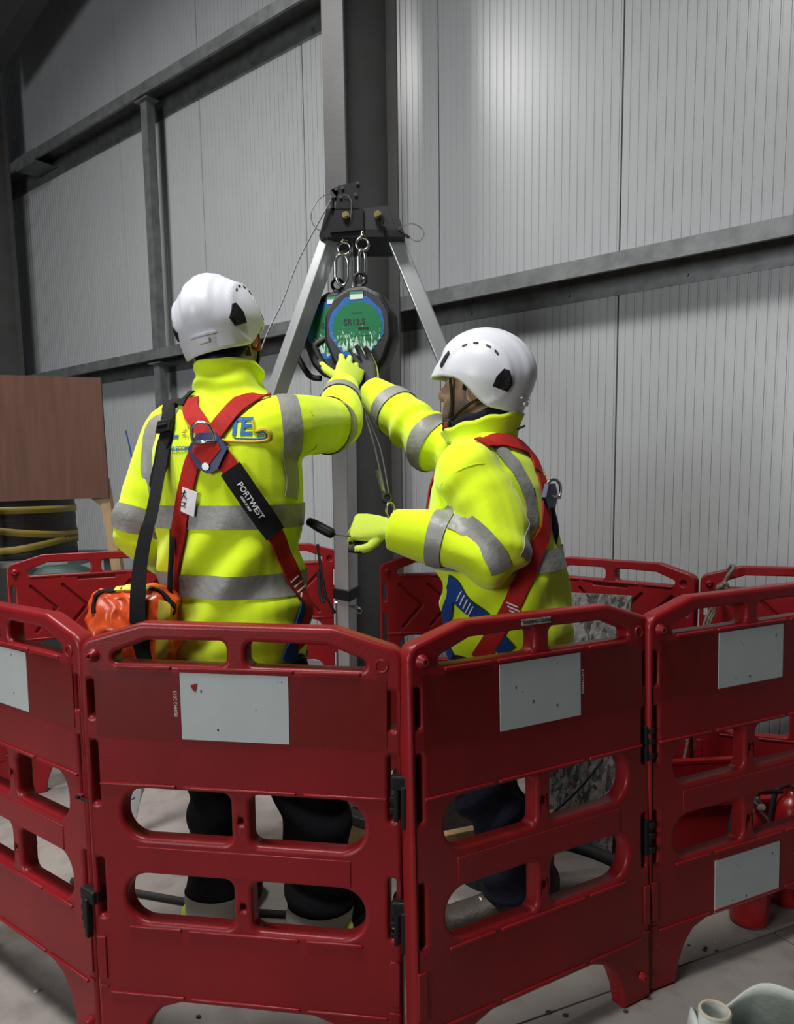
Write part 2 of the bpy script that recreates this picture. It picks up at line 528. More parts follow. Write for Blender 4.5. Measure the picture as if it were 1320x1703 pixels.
# upright rail between the girts
for z0, z1, lab in ((2.243, 3.93, 'grey upright steel rail between the two girts'), (0.0, 2.15, 'grey upright steel rail under the lower girt')):
    bm = bmesh.new()
    box(bm, (-4.87, GIRT_N + 0.035, (z0 + z1) / 2), 0.075, 0.006, z1 - z0)
    box(bm, (-4.905, GIRT_N + 0.065, (z0 + z1) / 2), 0.006, 0.06, z1 - z0)
    box(bm, (-4.835, GIRT_N + 0.065, (z0 + z1) / 2), 0.006, 0.06, z1 - z0)
    box(bm, (-4.87, GIRT_N + 0.06, z1 - 0.004), 0.15, 0.10, 0.008)
    o = bmobj('upright_rail', bm, M_GALV); o.matrix_world = WM
    struct(o, lab, 'rail')
# haunched beam crossing the top left corner
a, b = wp(-6.7, 3.0, 4.62), wp(-4.2, 3.0, 5.265)
bm = bmesh.new()
dd = (b - a).normalized(); up = V((0, 0, 1)) - dd * dd.z; up.normalize()
for lo, hi, w in ((0, 0.014, 0.14), (0.014, 0.40, 0.010), (0.40, 0.414, 0.14)):
    p = [a + up * lo - N * w / 2, a + up * hi - N * w / 2, a + up * hi + N * w / 2, a + up * lo + N * w / 2]
    prism(bm, p, b - a)
struct(bmobj('roof_beam', bm, M_COL), 'grey steel beam cutting across the top left corner', 'beam')
# grey steel base rail at the foot of the wall
bm = bmesh.new(); box(bm, (-0.6, WALL_N - 0.09, 0.06), 8.4, 0.16, 0.12, bev=0.006)
o = bmobj('trim_1', bm, M_GALV); o.matrix_world = WM
struct(o, 'grey steel base rail along the foot of the wall', 'trim')

# ------------------------------------------------------------------ red plastic barriers
BW = 0.6885
M_RED = mat('red_plastic', (0.25, 0.0085, 0.0115), 0.36, var=0.25, vscale=3.5, bump=0.05, bscale=160, spec=0.35)
M_RETRO = mat('dark_red_retroreflective', (0.155, 0.0042, 0.0035), 0.30, var=0.12, vscale=30)
M_RWHITE = mat('white_retroreflective', (0.46, 0.50, 0.49), 0.35, var=0.06, vscale=12)
M_MARK = mat('print_pale', (0.6, 0.5, 0.48), 0.6)
M_SCUFF = mat('scuff_black', (0.02, 0.017, 0.016), 0.8)
M_LABEL = mat('label_grey', (0.42, 0.40, 0.38), 0.5)
BM = Matrix(((1, 0, 0, 0), (0, 0, -1, 0), (0, 1, 0, 0), (0, 0, 0, 1)))   # plate XY -> barrier XZ, plate +Z -> front (-Y)
def mir(L): return [(BW - x, z) for x, z in reversed(L)]
def thick(path, w):
    P = [V(p) for p in path]; L, R = [], []
    for i, p in enumerate(P):
        t0 = (P[i] - P[i - 1]).normalized() if i > 0 else None
        t1 = (P[i + 1] - P[i]).normalized() if i < len(P) - 1 else None
        t = (t0 or t1) if (t0 is None or t1 is None) else (t0 + t1).normalized()
        n = V((-t.y, t.x)); k = w / 2
        if t0 is not None and t1 is not None: k /= max(0.4, n.dot(V((-t0.y, t0.x))))
        L.append(p + n * k); R.append(p - n * k)
    return rpoly([tuple(q) for q in L + R[::-1]], w * 0.3, 2)
def barrier_loops():
    half = [(0.0, 0.0), (0.094, 0.0), (0.104, 0.055), (0.122, 0.10), (0.15, 0.133), (0.195, 0.149)]
    out = [(BW - x, z) for x, z in half[1:]][::-1]
    pts = half + out + [(BW, 0.0), (BW, 0.958), (BW - 0.14, 1.0), (0.14, 1.0), (0.0, 0.958)]
    r = [0.004, 0.004] + [0.03] * 4 + [0.03] * 4 + [0.004, 0.004] + [0.036, 0.05, 0.05, 0.036]
    outline = rpoly(pts, r, 6)
    slot = rpoly([(0.076, 0.915), (0.323, 0.915), (0.323, 0.9665), (0.152, 0.9645), (0.076, 0.935)], [0.012, 0.016, 0.016, 0.02, 0.012], 5)
    def win(z0, z1): return rpoly([(0.080, z0), (0.3235, z0), (0.3235, z1), (0.080, z1)], [0.052, 0.020, 0.020, 0.052], 8)
    holes = [slot, mir(slot)]
    for z0, z1 in ((0.528, 0.640), (0.335, 0.447)):
        holes += [win(z0, z1), mir(win(z0, z1))]
    for z0, z1 in ((0.795, 0.876), (0.602, 0.742), (0.342, 0.477)):
        s = rpoly(rect(0.015, z0, 0.029, z1), 0.006, 3)
        holes += [s, mir(s)]
    for z in (0.582, 0.388): holes.append(ngon(BW / 2, z, 0.006, 0.006, 10))
    return outline, holes
OUTL, HOLES = barrier_loops()
CHEV = [[(0.083, 0.872), (0.18, 0.775), (0.095, 0.675)], [(0.205, 0.872), (0.30, 0.778), (0.215, 0.680)]]
SEGS = ((0.033, 0.204), (0.220, 0.4655), (0.4815, 0.6555))
def barrier_body(style):
    bm = bmesh.new()
    if style == 'chevron':
        extra = [ngon(BW - 0.043, 0.926, 0.013, 0.013, 14)] + [thick(c, 0.011) for c in CHEV] + [thick([(BW - x, z) for x, z in c], 0.011) for c in CHEV]
        extra += [rpoly(rect(0.27, 0.888, 0.42, 0.898), 0.004, 3)]
        parts = [(plate_mesh([OUTL] + HOLES, 0.0175, 0.006), 0.0275), (plate_mesh([OUTL] + HOLES + extra, 0.0065, 0.0045), 0.0065)]
    else:
        parts = [(plate_mesh([OUTL] + HOLES, 0.0225, 0.0095, 3), 0.0225)]
    for me, y in parts:
        add_mesh(bm, me, Matrix.Translation((0, y, 0)) @ BM); bpy.data.meshes.remove(me)
    if style != 'chevron':
        torus(bm, (BW - 0.043, 0.0, 0.926), (0, -1, 0), 0.0125, 0.003, n=18, m=6)
    # raised ribs
    for z, h in ((0.649, 0.007), (0.323, 0.008), (0.163, 0.007), (0.9075, 0.008)):
        for k, (u0, u1) in enumerate(SEGS):
            a, b = u0, u1
            if z in (0.323, 0.9075): a, b = max(u0, 0.085), min(u1, BW - 0.085)
            box(bm, ((a + b) / 2, -0.0005, z), b - a, 0.008, h, bev=0.0025)
    if style != 'chevron':
        box(bm, (BW / 2, 0.0, 0.482), 0.47, 0.004, 0.058, bev=0.0015)
    for u in (0.0165, BW - 0.0165):
        box(bm, (u, 0.0, 0.245), 0.021, 0.008, 0.10, bev=0.002)
        box(bm, (u, 0.0, 0.176), 0.024, 0.006, 0.006, bev=0.002)
    lathe(bm, (0.032, 0.001, 0.929), (0, -1, 0), [(0.015, 0), (0.0145, 0.004), (0.0095, 0.006), (0.008, 0.017), (0.004, 0.0175), (0.004, 0.012)], 14)
    lathe(bm, (BW - 0.032, 0.001, 0.067), (0, -1, 0), [(0.013, 0), (0.0125, 0.003), (0.0095, 0.005), (0.008, 0.014), (0.004, 0.0145), (0.004, 0.010)], 14)
    bmesh.ops.recalc_face_normals(bm, faces=bm.faces[:])
    me = bpy.data.meshes.new('barrier_' + style); bm.to_mesh(me); bm.free()
    me.polygons.foreach_set('use_smooth', [abs(p.normal.y) < 0.995 for p in me.polygons])
    me.materials.append(M_RED)
    return me
BODY = {s: barrier_body(s) for s in ('strip', 'chevron')}
def flat(name, x0, z0, x1, z1, m, parent, y=-0.0012, th=0.0016):
    bm = bmesh.new(); box(bm, ((x0 + x1) / 2, y + th / 2, (z0 + z1) / 2), x1 - x0, th, z1 - z0)
    return bmobj(name, bm, m, parent)
def flat_text(name, s, x, z, size, m, parent, rot=0.0, y=-0.0026, bold=0.0, sx=1.0):
    me = text_mesh(s, size, 0.0002, bold=bold)
    c, q = math.cos(rot), math.sin(rot)
    for v in me.vertices:
        a, b = v.co.x * sx, v.co.y
        v.co = V((x + a * c - b * q, y - v.co.z, z + a * q + b * c))
    return link(name, me, m, parent)
def barrier(basis, origin, style, label, strips=(), group='red plastic barriers', hinge=None, seed=0):
    eu, ez = basis
    eu = eu.normalized(); ez = (ez - eu * ez.dot(eu)); sc = ez.length; ez.normalize()
    en = ez.cross(eu)
    t = thing('safety_barrier', label, 'barrier', group=group)
    t.matrix_world = Matrix(((eu.x, en.x, ez.x * sc, origin.x), (eu.y, en.y, ez.y * sc, origin.y), (eu.z, en.z, ez.z * sc, origin.z), (0, 0, 0, 1)))
    body = bpy.data.objects.new('panel', BODY[style]); COL.objects.link(body); body.parent = t
    for z0, z1, a, b, redstrip in strips:
        if redstrip: flat('red_reflective_strip', 0.0325, z0, BW - 0.0325, z1, M_RETRO, t)
        w = flat('white_reflective_panel', a, z0, b, z1, M_RWHITE, t, y=-0.0022, th=0.0024)
        rr = random.Random(seed)
        for k in range(5):
            x, z = a + 0.012 + rr.random() * (b - a - 0.024), z0 + 0.006 + rr.random() * (z1 - z0 - 0.012)
            bm = bmesh.new(); s = 0.0008 + 0.0014 * rr.random()
            q = [(x + s * (0.5 + rr.random()) * math.cos(c), z + s * (0.7 + 1.6 * rr.random()) * math.sin(c)) for c in [2 * math.pi * i / 6 for i in range(6)]]
            prism(bm, [V((p[0], -0.0023, p[1])) for p in q], V((0, -0.0003, 0)))
            bmobj('scuff', bm, M_SCUFF, w)
    for zc, sgn, *slim in (hinge or ()):      # black clips that join it to its neighbour on the right (+1) or left (-1)
        bm = bmesh.new(); x0 = BW if sgn > 0 else 0.0
        if slim:
            box(bm, (x0 - 0.010, 0.006, zc - 0.01), 0.022, 0.020, 0.088, bev=0.003)
            for dz in (0.022, -0.004, -0.040): box(bm, (x0 - 0.006, -0.006, zc + dz), 0.016, 0.012, 0.014, bev=0.002)
            bmobj('hinge_clip', bm, M_BLACK, t); continue
        box(bm, (x0 + 0.003 * sgn, 0.008, zc), 0.052, 0.046, 0.030, bev=0.004)
        box(bm, (x0 - 0.012 * sgn, -0.004, zc - 0.045), 0.010, 0.022, 0.072, bev=0.002)
        for dz in (-0.035, -0.058): box(bm, (x0 - 0.018 * sgn, -0.007, zc + dz), 0.014, 0.014, 0.012, bev=0.002)
        box(bm, (x0 + 0.004 * sgn, -0.012, zc - 0.05), 0.012, 0.016, 0.09, bev=0.003)
        bmobj('hinge_clip', bm, M_BLACK, t)
    return t
def pan_basis(p):
    x, y, a, r, l = p
    d = V((math.cos(a), math.sin(a), 0)); n = V((-d.y, d.x, 0))
    return (d - V((0, 0, r)), d * r + n * l + V((0, 0, 1))), V((x, y, 0.35 * r))
WST = (0.7563, 0.8992)
def front(p, label, strips, hinge, seed):
    b, o = pan_basis(p)
    return barrier(b, o, 'strip', label, strips, hinge=hinge, seed=seed)
top = (WST[0], WST[1], 0.2235, 0.4545, True)
p0 = front((-1.2346, 1.9874, -.6588, -.0066, .018), 'red plastic barrier at the left picture edge, nearest the camera there', [top], [(0.385, 1)], 1)
p1 = front((-.6828, 1.557, -.1437, .012, -.0057), 'red plastic barrier with scuffed white panel in front of the man with the orange bag', [top], [(0.69, 1), (0.42, 1)], 2)
p2 = front((.0283, 1.3859, .5348, .0157, .0469), 'red plastic barrier with small grey text label on its top rail', [top], [(0.66, 1, 1), (0.425, 1, 1)], 3)
p3 = front((.6181, 1.7457, .4263, -.0134, .0204), 'red plastic barrier at the right edge with two white panels, one above the other', [top, (0.158, 0.300, 0.2205, 0.4575, False)], [], 4)
for p, x in ((p1, 0.212), (p2, 0.462)):
    flat_text('print', 'BS8442-2015', x, 0.832, 0.0105, M_MARK, p, rot=math.pi / 2, y=-0.0016)
bm = bmesh.new(); torus(bm, (BW + 0.004, 0.012, 0.605), (0, 0, 1), 0.024, 0.0024, n=20, m=6); box(bm, (BW - 0.018, -0.010, 0.605), 0.010, 0.008, 0.006); bmobj('cable_tie', bm, M_BLACK, p0)
flat('text_label', 0.287, 0.9755, 0.368, 0.9885, M_LABEL, p2)
flat_text('lettering', 'TRAINING CENTER', 0.3275, 0.982, 0.0105, M_SCUFF, p2, y=-0.0018, bold=0.0002, sx=0.92)
bm = bmesh.new(); prism(bm, [V((0.246, -0.0024, 0.873)), V((0.262, -0.0024, 0.878)), V((0.258, -0.0024, 0.860)), V((0.252, -0.0024, 0.862))], V((0, -0.0006, 0)))
bmobj('torn_patch', bm, M_RED, p1)
def back(a, b, label, zs=1.0, lean=0.0):
    a, b = V((*a, 0)), V((*b, 0))
    d = (b - a).normalized(); n = V((-d.y, d.x, 0))
    return barrier((d, (V((0, 0, 1)) + n * lean) * zs), a, 'chevron', label)
def along(a, ang, L=BW): return (a[0] + L * math.cos(ang), a[1] + L * math.sin(ang))
L1 = (-1.575, 3.00); a1 = math.radians(24)
back(L1, along(L1, a1), 'red barrier with chevron grooves behind the orange bag, below the brown board', lean=0.08)
L0 = (-1.60, 3.00); a0 = math.radians(30)
back((L0[0] - BW * math.cos(a0), L0[1] - BW * math.sin(a0)), L0, 'red barrier of which only the right end shows at the left edge', lean=0.05)
M1 = (-0.955, 3.42); am = math.radians(8)
back(M1, along(M1, am), 'red barrier behind the man with the orange bag, ending at the tripod leg')
R1 = (-0.075, 3.19); ar = math.radians(2)
back(R1, along(R1, ar), 'red barrier with chevron grooves between the steel column and the man in the side view', zs=0.97)
R2 = (0.612, 3.255); ar2 = math.radians(-43.5)
back(R2, along(R2, ar2), 'red barrier parallel to the wall, right behind the dark chipboard', zs=0.955)
R3 = (1.14, 2.80); ar3 = math.radians(-22)
back(R3, along(R3, ar3), 'red barrier with a rope tied to its top rail', zs=0.955)
# ------------------------------------------------------------------ people
M_SKIN = mat('skin', (0.42, 0.24, 0.17), 0.55, var=0.2, vscale=25, bump=0.05, bscale=200)
M_HAIR = mat('dark_hair', (0.035, 0.025, 0.018), 0.6, var=0.4, vscale=60, bump=0.6, bscale=220)
M_HIVIS = mat('hi_vis_fleece', (0.74, 0.96, 0.02), 0.95, var=0.14, vscale=3.2, bump=0.12, bscale=420, spec=0.1, sheen=0.25)
M_TAPE = mat('grey_reflective_tape', (0.27, 0.275, 0.25), 0.45, var=0.12, vscale=20, bump=0.2, bscale=60)
M_NAVY = mat('navy_cloth', (0.010, 0.011, 0.022), 0.85, var=0.3, vscale=10, bump=0.2, bscale=120, spec=0.2)
M_BLKCLOTH = mat('black_cloth', (0.006, 0.006, 0.008), 0.9, var=0.3, vscale=10, bump=0.2, bscale=120, spec=0.15)
M_WEBRED = mat('red_webbing', (0.42, 0.016, 0.012), 0.7, var=0.15, vscale=60, bump=0.3, bscale=500, spec=0.2)
M_WEBBLUE = mat('blue_webbing', (0.012, 0.055, 0.24), 0.7, bump=0.3, bscale=500, spec=0.2)
M_NAVYPL = mat('navy_plastic', (0.012, 0.016, 0.085), 0.5)
M_WEBBLK = mat('black_webbing', (0.005, 0.005, 0.0065), 0.75, bump=0.3, bscale=500, spec=0.2)
M_STEEL = mat('polished_steel', (0.62, 0.62, 0.62), 0.22, 1.0)
M_HELM = mat('white_helmet', (0.60, 0.61, 0.66), 0.34, spec=0.5)
M_GLOVE = mat('yellow_glove_knit', (0.56, 0.70, 0.07), 0.9, bump=0.4, bscale=600)
M_PALM = mat('black_glove_coating', (0.012, 0.012, 0.013), 0.6, bump=0.4, bscale=300)
M_WHITE = mat('white_print', (0.75, 0.75, 0.75), 0.6)
M_BLUEPR = mat('blue_print', (0.02, 0.13, 0.42), 0.7)
M_ORPR = mat('gold_print', (0.62, 0.42, 0.03), 0.7)
M_BOOT = mat('brown_boot_leather', (0.05, 0.037, 0.027), 0.6, var=0.3, vscale=30, bump=0.3, bscale=120)
M_SOLE = mat('boot_sole', (0.015, 0.014, 0.013), 0.8)
M_BEIGE = mat('beige_reflective_hem', (0.24, 0.22, 0.19), 0.5, var=0.15, vscale=12)
M_EYE = mat('eye_white', (0.7, 0.68, 0.65), 0.2)
M_EARRED = mat('red_foam', (0.25, 0.012, 0.012), 0.8)
UPV = V((0, 0, 1))

def ering(c, ax, ay, rx, ry, n=28, p=2.3):
    out = []
    for k in range(n):
        a = 2 * math.pi * k / n; ca, sa = math.cos(a), math.sin(a)
        out.append(c + ax * (rx * math.copysign(abs(ca) ** (2 / p), ca)) + ay * (ry * math.copysign(abs(sa) ** (2 / p), sa)))
    return out
class Body:
    """a frame standing on the floor: x to the figure's right, y where it faces"""
    def __init__(self, o, fwd):
        self.o = V(o); self.f = V((*fwd, 0)).normalized(); self.r = V((self.f.y, -self.f.x, 0))
        self.prof = []
    def w(self, x, y, z): return self.o + self.r * x + self.f * y + UPV * z
    def torso_rings(self, prof, grow=0.0):
        # prof: (z, y offset, half width, half depth)
        P = [V((a, b, c)) for a, b, c, _ in prof]
        zs = lerp_list([q[0] for q in prof], 4); ys = lerp_list([q[1] for q in prof], 4)
        rx = lerp_list([q[2] for q in prof], 4); ry = lerp_list([q[3] for q in prof], 4); xs = lerp_list([(q[4] if len(q) > 4 else 0.0) for q in prof], 4) if len(prof[0]) > 4 else [0] * len(zs)
        return [ering(self.w(x, y, z), self.r, self.f, a + grow, b + grow) for z, y, a, b, x in zip(zs, ys, rx, ry, xs)]
def limb(bm, pts, radii, grow=0.0, n=18):
    return tube(bm, pts, [r + grow for r in radii], n=n, sub=8)
def folds(amp, freq, dirn, z0, z1, c=None, seed=0.0):
    d = V(dirn).normalized()
    def fn(co):
        m = max(0.0, min(1.0, (co.z - z0) / 0.08)) * max(0.0, min(1.0, (z1 - co.z) / 0.08))
        if m <= 0: return 0.0
        w = noise.noise(co * 3.5 + V((seed, 0, 0)))
        s = math.sin(freq * co.dot(d) + 5.0 * w)
        k = 0.5 + 0.5 * noise.noise(co * 3.1 + V((0, seed + 4, 0)))
        return amp * m * k * s
    return fn
def band_torso(name, B, prof, z0, z1, bvh, m, parent, slope=0.0, off=0.0045, lim=0.03):
    """reflective tape right round the trunk"""
    bm = bmesh.new(); n = 96; rows = []
    def pr(z, i):
        for a, b in zip(prof, prof[1:]):
            if a[0] <= z <= b[0] or b is prof[-1]:
                t = (z - a[0]) / (b[0] - a[0]); t = max(0, min(1, t)); t = t * t * (3 - 2 * t)
                return a[i] + (b[i] - a[i]) * t
    for j in range(5):
        row = []
        for k in range(n):
            a = 2 * math.pi * k / n; ca, sa = math.cos(a), math.sin(a)
            z = z0 + (z1 - z0) * j / 4 + slope * ca
            rx, ry, yo = pr(z, 2), pr(z, 3), pr(z, 1)
            xo = pr(z, 4) if len(prof[0]) > 4 else 0.0
            q = 2 / 2.3
            p = B.w(xo + rx * math.copysign(abs(ca) ** q, ca), yo + ry * math.copysign(abs(sa) ** q, sa), z)
            r = bvh.find_nearest(p)
            nn = (B.r * (ca / rx) + B.f * (sa / ry)).normalized()
            if r[0] is not None and (r[0] - p).length < lim: p = p + nn * (r[0] - p).dot(nn)
            row.append(bm.verts.new(p + nn * off))
        rows.append(row)
    for a, b in zip(rows, rows[1:]):
        for k in range(n): bm.faces.new((a[k], a[(k + 1) % n], b[(k + 1) % n], b[k]))
    return bmobj(name, bm, m, parent, smooth=True)
def band_limb(name, arm, t0, t1, bvh, m, parent, off=0.004, lim=0.04, slant=None):
    path, rr, fr = arm; n = 40; L = len(path) - 1
    bm = bmesh.new(); rows = []
    for j in range(6):
        row = []
        for k in range(n):
            a = 2 * math.pi * k / n
            t = (t0 + (t1 - t0) * j / 5)
            u = t * L; i = min(int(u), L - 1); q = u - i
            c = path[i].lerp(path[i + 1], q); r = rr[i] * (1 - q) + rr[i + 1] * q
            x = fr[i][0].lerp(fr[i + 1][0], q); y = fr[i][1].lerp(fr[i + 1][1], q)
            nn = (x * math.cos(a) + y * math.sin(a)).normalized()
            if slant is not None: c = c + fr[i][2] * (slant.dot(nn) * r)
            p = c + nn * r
            h = bvh.ray_cast(c + nn * (r + 0.05), -nn)
            if h[0] is not None and (h[0] - p).length < lim: p = h[0]
            row.append(bm.verts.new(p + nn * off))
        rows.append(row)
    for a, b in zip(rows, rows[1:]):
        for k in range(n): bm.faces.new((a[k], a[(k + 1) % n], b[(k + 1) % n], b[k]))
    return bmobj(name, bm, m, parent, smooth=True)

# --- head in its own frame: x right, y forward, z up, origin at the middle of the skull
HEAD = [(-0.125, 0.070, 0.020, 0.020), (-0.115, 0.064, 0.036, 0.036), (-0.095, 0.048, 0.054, 0.058), (-0.065, 0.026, 0.066, 0.078), (-0.03, 0.010, 0.072, 0.090),
        (0.01, 0.003, 0.076, 0.097), (0.05, -0.002, 0.075, 0.096), (0.085, -0.004, 0.062, 0.078), (0.108, -0.004, 0.038, 0.048), (0.117, -0.004, 0.012, 0.016)]
def head_parts(bm, H):
    ax, ay, az, c = H
    def w(x, y, z): return c + ax * x + ay * y + az * z
    rings = []
    zs = lerp_list([h[0] for h in HEAD], 3); ys = lerp_list([h[1] for h in HEAD], 3); rx = lerp_list([h[2] for h in HEAD], 3); ry = lerp_list([h[3] for h in HEAD], 3)
    for z, y, a, b in zip(zs, ys, rx, ry): rings.append(ering(w(0, y, z), ax, ay, a, b, n=32, p=2.2))
    bridge(bm, rings)
    # nose, brow, lips, ears
    tube(bm, [w(0, 0.094, 0.012), w(0, 0.106, -0.012), w(0, 0.118, -0.036), w(0, 0.112, -0.046), w(0, 0.096, -0.047)], [0.007, 0.009, 0.012, 0.011, 0.008], n=10, sub=4)
    for s in (-1, 1):
        tube(bm, [w(0.008 * s, 0.100, -0.040), w(0.016 * s, 0.099, -0.042), w(0.018 * s, 0.090, -0.042)], [0.007, 0.008, 0.006], n=8, sub=3)
        tube(bm, [w(0.008 * s, 0.097, 0.018), w(0.028 * s, 0.094, 0.024), w(0.050 * s, 0.076, 0.016)], [0.006, 0.008, 0.007], n=8, sub=4)
        tube(bm, [w(0.030 * s, 0.078, -0.022), w(0.050 * s, 0.062, -0.024), w(0.064 * s, 0.036, -0.020)], [0.012, 0.014, 0.012], n=8, sub=4)
        e = w(0.077 * s, -0.004, -0.022)
        out = (ax * s * 0.9 - ay * 0.45).normalized()
        u = (ay * 0.9 + ax * s * 0.4).normalized()
        pts = [e + u * (0.017 * math.cos(t)) - az * (-0.031 * math.sin(t)) + out * (0.010 + 0.004 * math.cos(t + 2.4)) for t in [2 * math.pi * k / 14 for k in range(14)]]
        tube(bm, pts, 0.0052, n=8, sub=1, closed=True)
        tube(bm, [e + az * 0.018 + out * 0.004, e + out * 0.003, e - az * 0.022 + out * 0.005], [0.010, 0.011, 0.008], n=8, sub=4)
        tube(bm, [e - az * 0.03 + out * 0.008, e - az * 0.036 + out * 0.006], [0.006, 0.005], n=8, sub=2)
    tube(bm, [w(-0.022, 0.092, -0.071), w(0, 0.104, -0.067), w(0.022, 0.092, -0.071)], [0.003, 0.0065, 0.003], n=8, sub=4)
    tube(bm, [w(-0.020, 0.090, -0.079), w(0, 0.101, -0.080), w(0.020, 0.090, -0.079)], [0.003, 0.007, 0.003], n=8, sub=4)
    tube(bm, [w(-0.018, 0.082, -0.112), w(0, 0.092, -0.112), w(0.018, 0.082, -0.112)], [0.012, 0.016, 0.012], n=8, sub=4)
def head_frame(c, fwd, pitch, roll=0.0):
    f = V((*fwd, 0)).normalized(); r = V((f.y, -f.x, 0))
    ay = f * math.cos(pitch) + UPV * math.sin(pitch)
    az = r.cross(ay)
    ax = r
    if roll:
        q = Matrix.Rotation(roll, 3, ay); ax, az = q @ ax, q @ az
    return ax, ay, az, V(c)
def head_material(name, H, hair, beard, beard_col):
    ax, ay, az, c = H
    m = mat(name, (0.42, 0.235, 0.165), 0.55, var=0.22, vscale=22, bump=0.08, bscale=260)
    nt = m.node_tree; b = nt.nodes['Principled BSDF']
    old = b.inputs['Base Color'].links[0].from_socket
    at_ = nt.nodes.new('ShaderNodeAttribute'); at_.attribute_name = 'stubble'
    n = nt.nodes.new('ShaderNodeTexNoise'); n.inputs['Scale'].default_value = 320
    tc = nt.nodes.new('ShaderNodeTexCoord'); nt.links.new(tc.outputs['Object'], n.inputs['Vector'])
    mu = nt.nodes.new('ShaderNodeMath'); mu.operation = 'MULTIPLY_ADD'; mu.inputs[1].default_value = 0.7; mu.inputs[2].default_value = 0.45
    nt.links.new(n.outputs['Fac'], mu.inputs[0])
    m2 = nt.nodes.new('ShaderNodeMath'); m2.operation = 'MULTIPLY'; m2.use_clamp = True
    nt.links.new(at_.outputs['Fac'], m2.inputs[0]); nt.links.new(mu.outputs[0], m2.inputs[1])
    mx = nt.nodes.new('ShaderNodeMix'); mx.data_type = 'RGBA'
    nt.links.new(m2.outputs[0], mx.inputs['Factor']); nt.links.new(old, mx.inputs['A']); mx.inputs['B'].default_value = (*beard_col, 1)
    nt.links.new(mx.outputs['Result'], b.inputs['Base Color'])
    return m
def stubble_attr(me, H, amount):
    ax, ay, az, c = H
    a = me.attributes.new('stubble', 'FLOAT', 'POINT')
    vals = []
    for v in me.vertices:
        q = v.co - c; x, y, z = q.dot(ax), q.dot(ay), q.dot(az)
        k = 0.0
        if q.length < 0.19 and z < 0.0:
            jaw = max(0.0, min(1.0, (-0.030 - z - 0.35 * max(0.0, y - 0.06)) / 0.025)) * max(0.0, min(1.0, (y + 0.002) / 0.02)) * max(0.0, min(1.0, (z + 0.15) / 0.03))
            side = max(0.0, min(1.0, (abs(x) - 0.05) / 0.012)) * max(0.0, min(1.0, 1 - abs(y - 0.022) / 0.016)) * max(0.0, min(1.0, (z + 0.08) / 0.03))
            k = max(jaw, side)
        vals.append(k * amount)
    a.data.foreach_set('value', vals)

